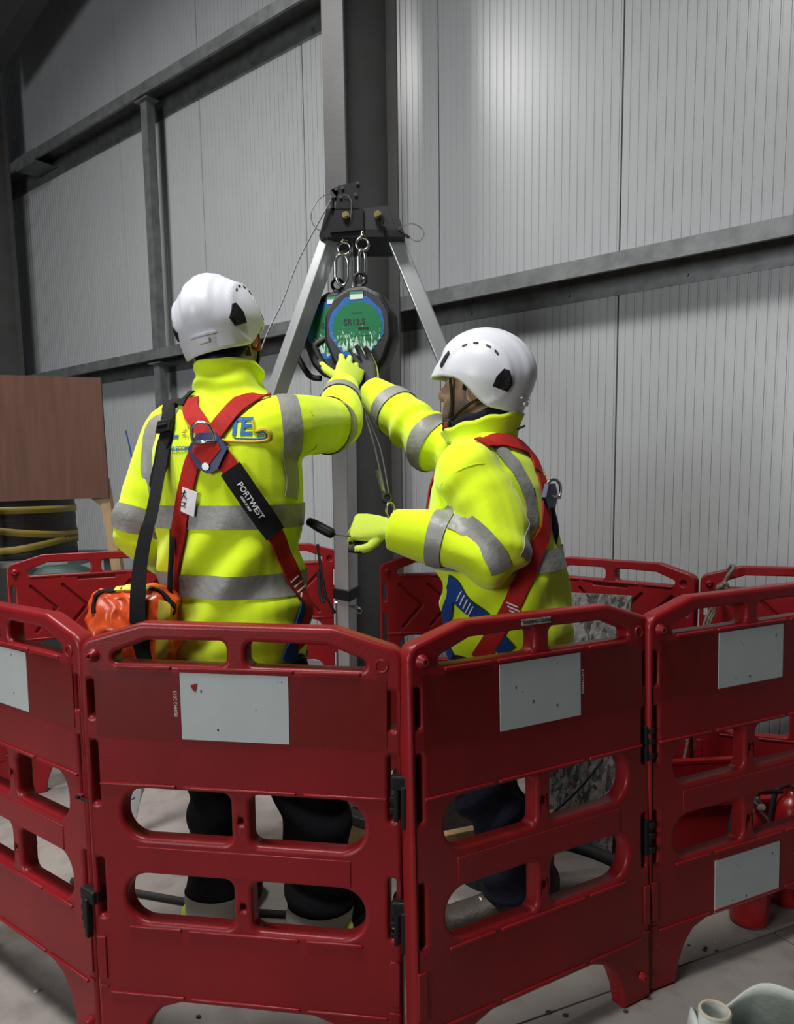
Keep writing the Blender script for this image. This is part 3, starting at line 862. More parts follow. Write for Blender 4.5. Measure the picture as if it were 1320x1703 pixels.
# --- helmet: same frame as the head
def helmet(H, parent, extra_tilt=0.0):
    ax, ay, az, c = H
    if extra_tilt:
        q = Matrix.Rotation(extra_tilt, 3, ax); ay, az = q @ ay, q @ az
    c = c + az * 0.018
    nu, nv = 80, 26
    A, B_, Ht = 0.137, 0.112, 0.128
    def edge(t):        # t azimuth from the front
        cf = math.cos(t)
        q = abs(((t + math.pi) % (2 * math.pi)) - math.pi)
        k = max(0.0, min(1.0, (q - 1.15) / 1.0)); k = k * k * (3 - 2 * k)
        return -0.014 - 0.056 * k - 0.012 * max(0, cf) ** 3
    def surf(t, s, inset=0.0):
        # s from 0 at the rim to 1 at the crown
        z0 = edge(t)
        zz = z0 + (Ht - z0) * math.sin(s * math.pi / 2) ** 1.0
        k = max(0.0, zz) / Ht
        rad = math.sqrt(max(0.0, 1 - k ** 2.25))
        if zz < 0: rad = 1.0 + 0.10 * zz / 0.06
        x, y = B_ * rad * math.sin(t), A * rad * math.cos(t)
        y += 0.0
        if math.cos(t) > 0:                       # short peak at the front
            w = math.cos(t) ** 2 * max(0.0, 1 - s / 0.26) ** 1.6
            y += 0.024 * w; zz -= 0.004 * w
        else:
            w = (-math.cos(t)) ** 2 * max(0.0, 1 - s / 0.22) ** 1.5
            y -= 0.006 * w
        # raised central spine and side ribs
        h = 0.0
        h += 0.0065 * (1 / (1 + math.exp((abs(x) - 0.040) / 0.0025))) * (1 / (1 + math.exp((0.30 - s) / 0.03)))
        h += 0.003 * (1 / (1 + math.exp((abs(x) - 0.016) / 0.002))) * (1 / (1 + math.exp((0.34 - s) / 0.03)))
        dv = abs(math.hypot(y * 1.0, (zz - 0.004) * 1.12) - 0.096)
        h += 0.006 * math.exp(-(dv / 0.006) ** 2) * (1 / (1 + math.exp((0.070 - abs(x)) / 0.004)))
        n = V((x / B_ ** 2, y / A ** 2, max(zz, 0) / Ht ** 2)).normalized()
        p = V((x, y, zz)) + n * (h - inset)
        return c + ax * p.x + ay * p.y + az * p.z
    bm = bmesh.new()
    outer = [[surf(2 * math.pi * k / nu, (j / nv) ** 1.15) for k in range(nu)] for j in range(nv)]
    inner = [[surf(2 * math.pi * k / nu, (j / nv) ** 1.15, 0.006) for k in range(nu)] for j in range(nv)]
    vo = [[bm.verts.new(p) for p in r] for r in outer]; vi = [[bm.verts.new(p) for p in r] for r in inner]
    to = bm.verts.new(c + az * (Ht + 0.006)); ti = bm.verts.new(c + az * (Ht - 0.004))
    for g, tp in ((vo, to), (vi, ti)):
        for j in range(nv - 1):
            for k in range(nu): bm.faces.new((g[j][k], g[j][(k + 1) % nu], g[j + 1][(k + 1) % nu], g[j + 1][k]))
        for k in range(nu): bm.faces.new((g[-1][k], g[-1][(k + 1) % nu], tp))
    for k in range(nu): bm.faces.new((vo[0][k], vo[0][(k + 1) % nu], vi[0][(k + 1) % nu], vi[0][k]))
    sh = bmobj('helmet', bm, M_HELM, parent, smooth=True)
    bv = bvh_of(sh.data)
    def W(x, y, z): return c + ax * (x * 0.905) + ay * (y * 0.913) + az * (z * 0.93)
    for s in (-1, 1):
        # black rear and front vents, small slots along the side arch
        d = (ax * s * 0.80 - ay * 0.60).normalized(); u = d.cross(az).normalized() * -s
        patch('vent', bv, W(0.088 * s, -0.088, 0.006), u, az, [(-0.024, -0.006), (-0.014, -0.028), (0.026, -0.022), (0.023, 0.004), (0.008, 0.028), (-0.006, 0.026)], M_BLACK, sh, off=0.0012, th=0.002, dirn=d)
        d2 = (ax * s * 0.80 + ay * 0.60).normalized(); u2 = d2.cross(az).normalized() * -s
        patch('vent', bv, W(0.085 * s, 0.098, 0.026), u2, az, [(-0.004, -0.022), (0.010, -0.016), (0.008, 0.014), (-0.006, 0.026), (-0.012, 0.018)], M_BLACK, sh, off=0.0012, th=0.002, dirn=d2)
        for t in (2.20, 1.84, 1.38, 0.98):
            p = W(0.100 * s, 0.088 * math.cos(t), 0.010 + 0.080 * math.sin(t))
            tg = (-ay * math.sin(t) + az * math.cos(t)).normalized(); nn = (ax * s * 0.75 + az * 0.5 + ay * 0.3 * math.cos(t)).normalized()
            tg = (tg - nn * tg.dot(nn)).normalized()
            patch('vent', bv, p, tg, nn.cross(tg), rpoly(rect(-0.0075, -0.0022, 0.0075, 0.0022), 0.0016, 2), M_BLACK, sh, off=0.0006, th=0.0008, dirn=nn)
    # lamp clip and its groove at the back
    d = -ay
    patch('lamp_clip', bv, W(0.0, -0.15, -0.030), ax, az, rect(-0.036, -0.0015, 0.036, 0.0025), M_HELM, sh, off=0.002, th=0.003, dirn=d)
    patch('lamp_clip', bv, W(0.0, -0.15, -0.038), ax, az, rpoly(rect(-0.016, -0.011, 0.016, 0.001), 0.004, 3), M_HELM, sh, off=0.002, th=0.004, dirn=d)
    return sh, W
def hair_cap(H, parent, low):
    """short hair round the back and sides of the skull"""
    ax, ay, az, c = H
    bm = bmesh.new()
    zs = lerp_list([h[0] for h in HEAD], 3); ys = lerp_list([h[1] for h in HEAD], 3); rx = lerp_list([h[2] for h in HEAD], 3); ry = lerp_list([h[3] for h in HEAD], 3)
    rows = []
    for z, y, a, b in zip(zs, ys, rx, ry):
        if z < low or z > 0.1: continue
        row = []
        for k in range(29):
            t = math.pi + (k / 28 - 0.5) * (3.6 if z > -0.02 else 2.5)
            x_, y_ = (a + 0.005) * math.sin(t), y + (b + 0.006) * math.cos(t)
            row.append(bm.verts.new(c + ax * x_ + ay * y_ + az * z))
        rows.append(row)
    for r0, r1 in zip(rows, rows[1:]):
        for k in range(28): bm.faces.new((r0[k], r0[k + 1], r1[k + 1], r1[k]))
    bmesh.ops.solidify(bm, geom=bm.faces[:], thickness=0.004)
    return bmobj('hair', bm, M_HAIR, parent, smooth=True)

# --- hands in work gloves
def glove(wrist, d, back, side, curls, parent, name='glove', thumb=None, k=1.0, dark_front=False):
    """d towards the fingers, back out of the back of the hand, side towards the thumb"""
    d = V(d).normalized(); back = V(back); back = (back - d * back.dot(d)).normalized()
    sd = V(side); sd = (sd - d * sd.dot(d) - back * sd.dot(back)).normalized()
    wv = V(wrist)
    bm = bmesh.new()
    def rr(p, a, b): return ering(p, sd, back, a * k, b * k, n=20, p=2.6)
    bridge(bm, [rr(wv - d * 0.035 * k, 0.031, 0.023), rr(wv, 0.030, 0.022), rr(wv + d * 0.03 * k, 0.039, 0.019), rr(wv + d * 0.065 * k, 0.044, 0.017), rr(wv + d * 0.092 * k, 0.043, 0.0145), rr(wv + d * 0.100 * k, 0.038, 0.010)])
    tips = []
    for (off, ln, base), (c1, c2, c3), sp in zip(((0.032, 0.074, 0.090), (0.011, 0.082, 0.096), (-0.011, 0.076, 0.093), (-0.031, 0.060, 0.085)), curls, (0.16, 0.04, -0.07, -0.20)):
        p = wv + d * (base - 0.022) * k + sd * off * k
        pts = [p.copy(), p + d * 0.020 * k]; p = pts[-1]
        dr = (d + sd * sp * 0.8).normalized()
        ang = 0.0
        for seg, cc in zip((0.46, 0.30, 0.24), (c1, c2, c3)):
            ang += cc
            q = (dr * math.cos(ang) - back * math.sin(ang))
            p = p + q * (ln * seg * k); pts.append(p)
        tube(bm, pts, [0.0098 * k, 0.0105 * k, 0.0098 * k, 0.0092 * k, 0.0078 * k], n=12, sub=4)
        tips.append((pts[-1], pts[-2]))
    th = thumb or (0.45, 0.35, 0.25)
    p = wv + d * 0.018 * k + sd * 0.022 * k - back * 0.006 * k
    pts = [p]
    ang = math.radians(58)
    for seg, cc in zip((0.040, 0.034, 0.028), (0.0, -th[0], -th[1])):
        ang += cc
        q = (d * math.cos(ang) + sd * math.sin(ang) - back * th[2]).normalized()
        p = p + q * seg * k; pts.append(p)
    tube(bm, pts, [0.015 * k, 0.0135 * k, 0.0115 * k, 0.0085 * k], n=12, sub=4)
    tips.append((pts[-1], pts[-2]))
    # knitted cuff
    lathe(bm, wv - d * 0.075 * k, d, [(0.030 * k, 0.0), (0.0325 * k, 0.004), (0.031 * k, 0.05), (0.030 * k, 0.062)], 18)
    me = remesh(bm, 0.0028, 3)
    me.materials.append(M_GLOVE); me.materials.append(M_PALM)
    for p in me.polygons:
        nb = p.normal.dot(back)
        q = V(p.center)
        dark = nb < -0.25 and (q - wv).dot(d) > -0.01
        for a, b in tips:
            if (q - a).length < 0.024 * k or (q - b).length < 0.017 * k and nb < 0.35: dark = True
        p.material_index = 1 if dark else 0
    return link(name, me, None, parent)
def boot(name, ankle, fwd, m, parent):
    f = V((*fwd, 0)).normalized(); r = V((f.y, -f.x, 0)); o = V((ankle[0], ankle[1], 0))
    bm = bmesh.new(); rings = []
    for y, zc, rx, rz in ((-0.085, 0.055, 0.030, 0.040), (-0.07, 0.060, 0.040, 0.058), (-0.02, 0.062, 0.043, 0.062), (0.05, 0.056, 0.046, 0.054), (0.11, 0.046, 0.050, 0.040), (0.165, 0.042, 0.049, 0.034), (0.20, 0.038, 0.040, 0.028), (0.217, 0.034, 0.022, 0.018)):
        rings.append(ering(o + f * y + UPV * zc, r, UPV, rx, rz, n=20, p=2.5))
    bridge(bm, rings)
    tube(bm, [o - f * 0.02 + UPV * 0.08, o - f * 0.02 + UPV * 0.14, o - f * 0.025 + UPV * 0.2], [0.05, 0.052, 0.056], n=18, sub=4)
    b = link(name, remesh(bm, 0.005, 3), m, parent)
    bm = bmesh.new()
    L = [( -0.088, 0.028), (-0.06, 0.044), (0.03, 0.043), (0.10, 0.052), (0.165, 0.052), (0.205, 0.040), (0.224, 0.016)]
    poly = [o + f * y + r * x for y, x in L] + [o + f * y - r * x for y, x in reversed(L)]
    prism(bm, [p + UPV * 0.0005 for p in poly], UPV * 0.028)
    bmobj('sole', bm, M_SOLE, b)
    bm = bmesh.new()
    for k in range(5):
        y, z = 0.03 + 0.022 * k, 0.112 - 0.0085 * k
        tube(bm, [o + f * y + r * 0.026 + UPV * (z - 0.012), o + f * (y + 0.004) + UPV * (z + 0.003), o + f * y - r * 0.026 + UPV * (z - 0.012)], 0.0028, n=6, sub=4)
    bmobj('laces', bm, M_WHITE if m is M_BOOT else M_BLKCLOTH, b)
    return b
def dring(name, c, up, nrm, parent, R=0.026):
    bm = bmesh.new(); up = V(up).normalized(); nrm = V(nrm).normalized(); x = up.cross(nrm)
    pts = [c - x * R, c - x * R + up * R * 0.7, c - x * R * 0.72 + up * R * 1.4, c + up * R * 1.72, c + x * R * 0.72 + up * R * 1.4, c + x * R + up * R * 0.7, c + x * R]
    tube(bm, pts, 0.0042, n=8, sub=5); tube(bm, [c - x * R * 1.05, c + x * R * 1.05], 0.0046, n=8, sub=1)
    return bmobj(name, bm, M_STEEL, parent, smooth=True)

# ================= the man on the left, seen from behind
def left_man():
    t = thing('person', 'man seen from behind in yellow hi-vis fleece, orange bag at his hip, right arm raised', 'person', (-0.44, 2.04, 0), group='people in hi-vis jackets')
    t.matrix_world = Matrix.Identity(4)
    B = Body((-0.447, 2.045, 0), (0.44, 0.90))
    hc = at(369, 556, 2.07)
    H = head_frame(hc, (0.20, 0.98), 0.07, -0.20)
    prof = [(0.805, 0.0, 0.196, 0.150), (0.90, 0.0, 0.205, 0.158), (1.02, -0.005, 0.202, 0.152), (1.15, -0.01, 0.204, 0.150), (1.28, -0.012, 0.214, 0.150), (1.38, -0.012, 0.214, 0.140), (1.445, -0.008, 0.196, 0.122), (1.495, 0.0, 0.140, 0.098), (1.53, 0.008, 0.088, 0.080), (1.555, 0.012, 0.074, 0.072)]
    sl = B.w(-0.180, -0.005, 1.425); sr = B.w(0.178, 0.0, 1.425)
    el = at(233, 885, 2.10); wl = at(285, 935, 2.36)
    er = at(560, 703, 2.24); wr = at(571, 645, 2.50)
    hip = 0.93
    fl_, fr_ = (-0.54, 2.07), (-0.235, 1.99)
    legs = []
    for s, (fx_, fy_) in ((-1, fl_), (1, fr_)):
        legs.append([B.w(0.095 * s, 0.0, 0.90), V((fx_, fy_, 0.5)).lerp(B.w(0.1 * s, 0.0, 0.5), 0.35) + B.f * 0.02, V((fx_, fy_, 0.28)), V((fx_, fy_, 0.075))])
    # body
    bm = bmesh.new()
    slim = [(z, y, max(0.04, a - 0.045), max(0.04, b - 0.045)) for z, y, a, b in prof]
    bridge(bm, B.torso_rings(slim))
    limb(bm, [B.w(-0.13, 0, 1.42), sl, sl.lerp(el, .5), el, el.lerp(wl, .5), wl], [.06, .064, .056, .046, .042, .030])
    limb(bm, [B.w(0.13, 0, 1.42), sr, sr.lerp(er, .5), er, er.lerp(wr, .5), wr], [.06, .064, .056, .046, .042, .030])
    for lg in legs: limb(bm, lg, [.085, .058, .05, .04])
    limb(bm, [B.w(0, 0.0, 1.46), B.w(0, 0.015, 1.54), hc - H[2] * 0.07 - H[1] * 0.02, hc - H[2] * 0.02], [.066, .058, .057, .058])
    head_parts(bm, H)
    me = remesh(bm, 0.0055, 2); stubble_attr(me, H, 0.6)
    link('body', me, head_material('skin_of_left_man', H, None, 0.6, (0.05, 0.035, 0.025)), t)
    hair_cap(H, t, -0.075)
    for s in (-1, 1):
        bm = bmesh.new(); bmesh.ops.create_uvsphere(bm, u_segments=12, v_segments=8, radius=0.012)
        for v in bm.verts: v.co += hc + H[0] * 0.032 * s + H[1] * 0.081 + H[2] * 0.004
        bmobj('eye', bm, M_EYE, t, smooth=True)
    # jacket
    bm = bmesh.new(); bridge(bm, B.torso_rings(prof)); tb = remesh(bm, 0.009, 2)
    bm = bmesh.new(); bridge(bm, B.torso_rings(prof))
    armL = limb(bm, [B.w(-0.12, -0.005, 1.405), sl, sl.lerp(el, .5) - B.r * 0.012, el, el.lerp(wl, .5), wl], [.085, .084, .076, .070, .060, .050])
    armR = limb(bm, [B.w(0.12, -0.005, 1.40), sr, sr.lerp(er, .55), er, er.lerp(wr, .5), wr], [.085, .086, .080, .072, .064, .052])
    # collar
    bridge(bm, [ering(B.w(0, 0.014, z), B.r, B.f, a, a * 1.02, n=32, p=2.1) for z, a in ((1.47, 0.112), (1.51, 0.098), (1.545, 0.089), (1.58, 0.088), (1.600, 0.084), (1.604, 0.07))])
    jm = remesh(bm, 0.0065, 4)
    f1 = folds(0.022, 44, (B.r * -0.80 + UPV * 0.60), 0.84, 1.18, seed=1.0)
    f2 = folds(0.009, 62, (B.r * -0.60 + UPV * 0.8), 0.84, 1.25, seed=7.0)
    def jf(co, n):
        d = f1(co) + f2(co) + 0.004 * noise.noise(co * 9)
        q = (co - er).length
        if q < 0.2: d += 0.008 * (1 - q / 0.2) * math.sin(70 * (co - er).dot((wr - sr).normalized()) + 3 * noise.noise(co * 8))
        q = (co - el).length
        if q < 0.16: d += 0.006 * (1 - q / 0.16) * math.sin(75 * (co - el).dot(V((0.3, 0.4, 1)).normalized()) + 3 * noise.noise(co * 8))
        if co.z > 1.5 and (co - B.w(0, 0.014, co.z)).length < 0.13: d += 0.005 * math.sin(95 * co.z + 4 * noise.noise(co * 11))
        return d
    displace(jm, jf)
    jb = bvh_of(jm)
    J = link('jacket', jm, M_HIVIS, t)
    band_torso('reflective_tape', B, prof, 1.172, 1.232, jb, M_TAPE, J)
    band_torso('reflective_tape', B, prof, 0.995, 1.055, jb, M_TAPE, J)
    bt = band_torso('hem_binding', B, prof, 0.806, 0.822, jb, mat('grey_binding', (0.12, 0.12, 0.11), 0.8), J)
    band_limb('reflective_tape', armL, 0.505, 0.575, jb, M_TAPE, J)
    band_limb('reflective_tape', armR, 0.50, 0.57, jb, M_TAPE, J)
    band_limb('reflective_tape', armR, 0.80, 0.86, jb, M_TAPE, J)
    hp = lambda L, Y=1.95: [hit(jb, x, y, Y) for x, y in L]
    strap('reflective_tape', jb, hp([(476, 648), (484, 690), (488, 740), (487, 790), (484, 828)]), 0.052, M_TAPE, J, off=0.002, th=0.0015)
    strap('reflective_tape', jb, hp([(268, 672), (256, 705), (249, 745), (250, 790), (258, 840)]), 0.048, M_TAPE, J, off=0.002, th=0.0015)
    bm = bmesh.new()
    seam = hp([(503, 652), (520, 690), (527, 740), (526, 778)])
    tube(bm, [p - B.f * 0.001 for p in seam], 0.002, n=6, sub=5); bmobj('arm_seam', bm, M_HIVIS, J)
    # print on the back
    c = hit(jb, 370, 722, 1.9); u = (hit(jb, 435, 722, 1.9) - hit(jb, 310, 728, 1.9)).normalized(); dn = -ray(370, 722).normalized(); dn = (dn - u * dn.dot(u)).normalized(); v = dn.cross(u)
    K = (hit(jb, 435, 720, 1.9) - hit(jb, 310, 726, 1.9)).length / 125.0
    def tx(s, px, py, size, m, bold=0.0):
        me = text_mesh(s, size, 0.0004, bold=bold)
        wrap_mesh('back_print', me, jb, hit(jb, px, py, 1.9), u, v, m, J, off=0.003, dirn=dn)
    tx('L', 291, 716, 0.060, M_BLUEPR, 0.0016); tx('T', 391, 711, 0.060, M_BLUEPR, 0.0018); tx('E', 410, 710, 0.060, M_BLUEPR, 0.0018)
    tx('TELECOMM', 300, 746, 0.015, M_BLUEPR, 0.0003); tx('LTD', 434, 724, 0.010, M_BLUEPR, 0.0002)
    def line(px_pts, r, m):
        bm = bmesh.new(); tube(bm, [hit(jb, x, y, 1.9) + dn * 0.003 for x, y in px_pts], r, n=6, sub=5); bmobj('back_print', bm, m, J)
    line([(421, 699), (423, 712), (426, 717), (440, 714), (448, 719), (448, 729), (440, 733), (420, 735), (385, 734), (365, 731)], 0.0042, M_ORPR)
    line([(427, 720), (438, 719), (443, 723), (441, 729), (425, 730), (390, 729)], 0.0016, M_BLUEPR)
    for k in range(12):
        a = 2 * math.pi * k / 12
        line([(313 + 5 * math.cos(a), 719 + 5 * math.sin(a)), (313 + 10 * math.cos(a), 719 + 10 * math.sin(a))], 0.0013, M_ORPR)
    # trousers, boots
    bm = bmesh.new()
    bridge(bm, B.torso_rings([(0.70, 0.0, 0.165, 0.12), (0.80, 0.0, 0.172, 0.130), (0.90, 0.0, 0.178, 0.135), (1.0, 0, 0.165, 0.125)]))
    LT = []
    for s, lg in zip((-1, 1), legs):
        LT.append(limb(bm, [lg[0] - UPV * 0.08, lg[1], lg[2] + B.f * 0.01, lg[3] - UPV * 0.045], [.105, .092 + .008 * s, .086 + .006 * s, .090]))
    tm = remesh(bm, 0.008, 4)
    ff = folds(0.012, 55, (B.r * 0.3 + UPV), 0.05, 0.60, seed=3.0)
    displace(tm, lambda co, n: ff(co) + 0.004 * noise.noise(co * 8))
    T = link('trousers', tm, M_BLKCLOTH, t); tbv = bvh_of(tm)
    for a in LT: band_limb('reflective_hem', a, 0.868, 0.955, tbv, M_BEIGE, T, lim=0.05)
    for (x, y), yaw in ((fl_, (0.30, 0.95)), (fr_, (0.62, 0.78))):
        b = boot('boot', (x, y), yaw, M_BLKCLOTH, t)
    for (x, y), dx in ((fl_, -0.075), (fr_, 0.078)):
        bm = bmesh.new()
        q = V((x + dx, y - 0.03, 0.05)); 
        bridge(bm, [ering(q + UPV * h, B.r, B.f, a, a * 0.7, n=10) for h, a in ((-0.03, 0.014), (-0.01, 0.026), (0.015, 0.022), (0.04, 0.006))])
        bmobj('yellow_trouser_tag', bm, M_GLOVE, t, smooth=True)
    # gloves
    hd = (at(592, 590, 2.66) - wr).normalized()
    glove(wr + hd * 0.022, hd, V((0.30, -0.88, 0.15)), V((-0.75, -0.1, 0.4)), [(0.2, 0.3, 0.2), (0.15, 0.25, 0.2), (0.25, 0.3, 0.2), (0.3, 0.3, 0.2)], t, thumb=(0.3, 0.2, 0.3), k=1.14)
    glove(wl + (wl - el).normalized() * 0.03, wl - el, V((-0.7, -0.3, 0.5)), V((0.2, 0.3, 0.9)), [(0.7, 0.9, 0.5)] * 4, t)
    # helmet with strap and ear cushion
    sh, W = helmet(H, t, 0.06)
    hb = bvh_of(t.children[0].data)
    bm = bmesh.new()
    tube(bm, [W(0.070, 0.02, -0.03), W(0.080, -0.02, -0.055), W(0.060, -0.075, -0.085), W(0, -0.106, -0.092), W(-0.060, -0.075, -0.085), W(-0.080, -0.02, -0.055), W(-0.070, 0.02, -0.03)], [0.008, 0.010, 0.016, 0.022, 0.016, 0.010, 0.008], n=10, sub=6, flat=0.35, flat_axis=None)
    bmobj('head_cradle', bm, M_BLACK, sh, smooth=True)
    for s in (-1, 1):
        bm = bmesh.new(); tube(bm, [W(0.098 * s, 0.03, -0.03), W(0.092 * s, 0.03, -0.07), W(0.07 * s, 0.05, -0.11), W(0.02 * s, 0.075, -0.155)], 0.005, n=8, sub=5); bmobj('chin_strap', bm, M_BLACK, sh, smooth=True)
    bm = bmesh.new(); bridge(bm, [ering(W(0.088 + h, 0.02, -0.058), H[1], H[2], a * 0.6, a, n=14) for h, a in ((-0.01, 0.024), (0.0, 0.028), (0.008, 0.026), (0.013, 0.012))])
    bmobj('ear_cushion', bm, M_EARRED, sh, smooth=True)
    # harness
    har = strap('harness', jb, hp([(301, 650), (318, 683), (335, 707), (352, 735), (371, 760), (396, 797), (449, 878), (466, 910), (487, 960), (513, 1014), (528, 1046), (533, 1080)]), 0.047, M_WEBRED, t, off=0.005)
    strap('webbing', jb, hp([(446, 640), (415, 664), (372, 703), (348, 735), (324, 765), (312, 812), (306, 840), (298, 905), (290, 970), (287, 1025), (289, 1075)]), 0.047, M_WEBRED, har, off=0.0065)
    cover = strap('strap_cover', jb, hp([(385, 780), (396, 797), (420, 834), (449, 878), (455, 888)]), 0.058, M_WEBBLK, har, off=0.009, th=0.004)
    strap('leg_strap', jb, hp([(506, 1000), (500, 1030), (490, 1065), (478, 1100)]), 0.05, M_WEBBLUE, har, off=0.004)
    # woven stripes
    for k in range(4):
        x, y = 481 + 5.5 * k, 966 + 8.5 * k
        strap('stitching', jb, hp([(x - 1, y + 3), (x + 11, y - 9)]), 0.004, M_WHITE, har, off=0.0085, th=0.001, across=2)
    # dorsal plate and ring
    pc = hit(jb, 346, 748, 1.9)
    q = lambda x, y: ((x - 346) * K, -(y - 748) * K)
    pl = patch('dorsal_plate', jb, pc, u, v, [q(*p) for p in ((313, 746), (328, 722), (361, 722), (383, 746), (365, 778), (348, 784), (330, 774))], M_NAVYPL, har, off=0.012, th=0.004, dirn=dn)
    patch('webbing', jb, pc, u, v, [q(*p) for p in ((325, 740), (368, 738), (372, 748), (350, 772), (344, 772), (322, 750))], M_WEBRED, har, off=0.0165, th=0.002, dirn=dn)
    bm = bmesh.new(); s0 = hit(jb, 348, 775, 1.9) + dn * 0.014; cyl(bm, s0, s0 + dn * 0.008, 0.0095, n=14); bmobj('rivet', bm, M_STEEL, har)
    rc = hit(jb, 346, 735, 1.9) + dn * 0.022
    dring('dorsal_ring', rc, v + dn * 0.25, dn, har, R=0.029)
    # white care label with a climbing figure
    lab = [q(*p) for p in ((300, 803), (327, 812), (318, 849), (294, 840))]
    patch('label', jb, pc, u, v, lab, M_WHITE, har, off=0.0115, th=0.001, dirn=dn)
    for pts in ([(311, 814), (309, 822), (305, 830)], [(309, 822), (314, 829)], [(306, 820), (313, 818)]):
        bm = bmesh.new(); tube(bm, [hit(jb, x, y, 1.9) + dn * 0.0135 for x, y in pts], 0.0014, n=6, sub=3); bmobj('label_figure', bm, M_SCUFF, har)
    me = text_mesh('CE', 0.018, 0.0002, bold=0.0004); uu = (hit(jb, 319, 842, 1.9) - hit(jb, 299, 834, 1.9)).normalized()
    wrap_mesh('label_mark', me, jb, hit(jb, 308, 838, 1.9), uu, dn.cross(uu), M_SCUFF, har, off=0.0132, dirn=dn)
    # lettering on the strap cover
    for s, off_, size, bo in (('PORTWEST', 0.003, 0.020, 0.0004), ('IIIIIIIIII III IIIIIIII', -0.011, 0.0075, 0.0002)):
        cb = bvh_of(cover.data); cn = -ray(420, 834).normalized(); uu = (hit(cb, 448, 876, 1.9) - hit(cb, 396, 797, 1.9)); uu = (uu - cn * uu.dot(cn)).normalized(); vv = cn.cross(uu)
        me = text_mesh(s, size, 0.0003, bold=bo)
        wrap_mesh('lettering', me, cb, hit(cb, 415, 834, 1.9) + vv * off_, uu, vv, M_WHITE, har, off=0.0008, dirn=cn)
    # side pouch of the harness and its hanging cord
    bm = bmesh.new(); tube(bm, [at(528, 905, 1.955), at(534, 950, 1.94), at(540, 985, 1.94), at(538, 1000, 1.94), at(533, 990, 1.945), at(529, 950, 1.95)], 0.0055, n=8, sub=5, flat=0.5); bmobj('gear_loop', bm, M_BLACK, har)
    bm = bmesh.new(); tube(bm, [at(531, 925, 1.93), at(541, 985, 1.92), at(549, 1005, 1.92), at(556, 1020, 1.92)], [0.002, 0.002, 0.003, 0.006], n=8, sub=4); bmobj('zip_cord', bm, M_BLACK, t)
    return t, jb, B
ML, ML_BVH, ML_B = left_man()
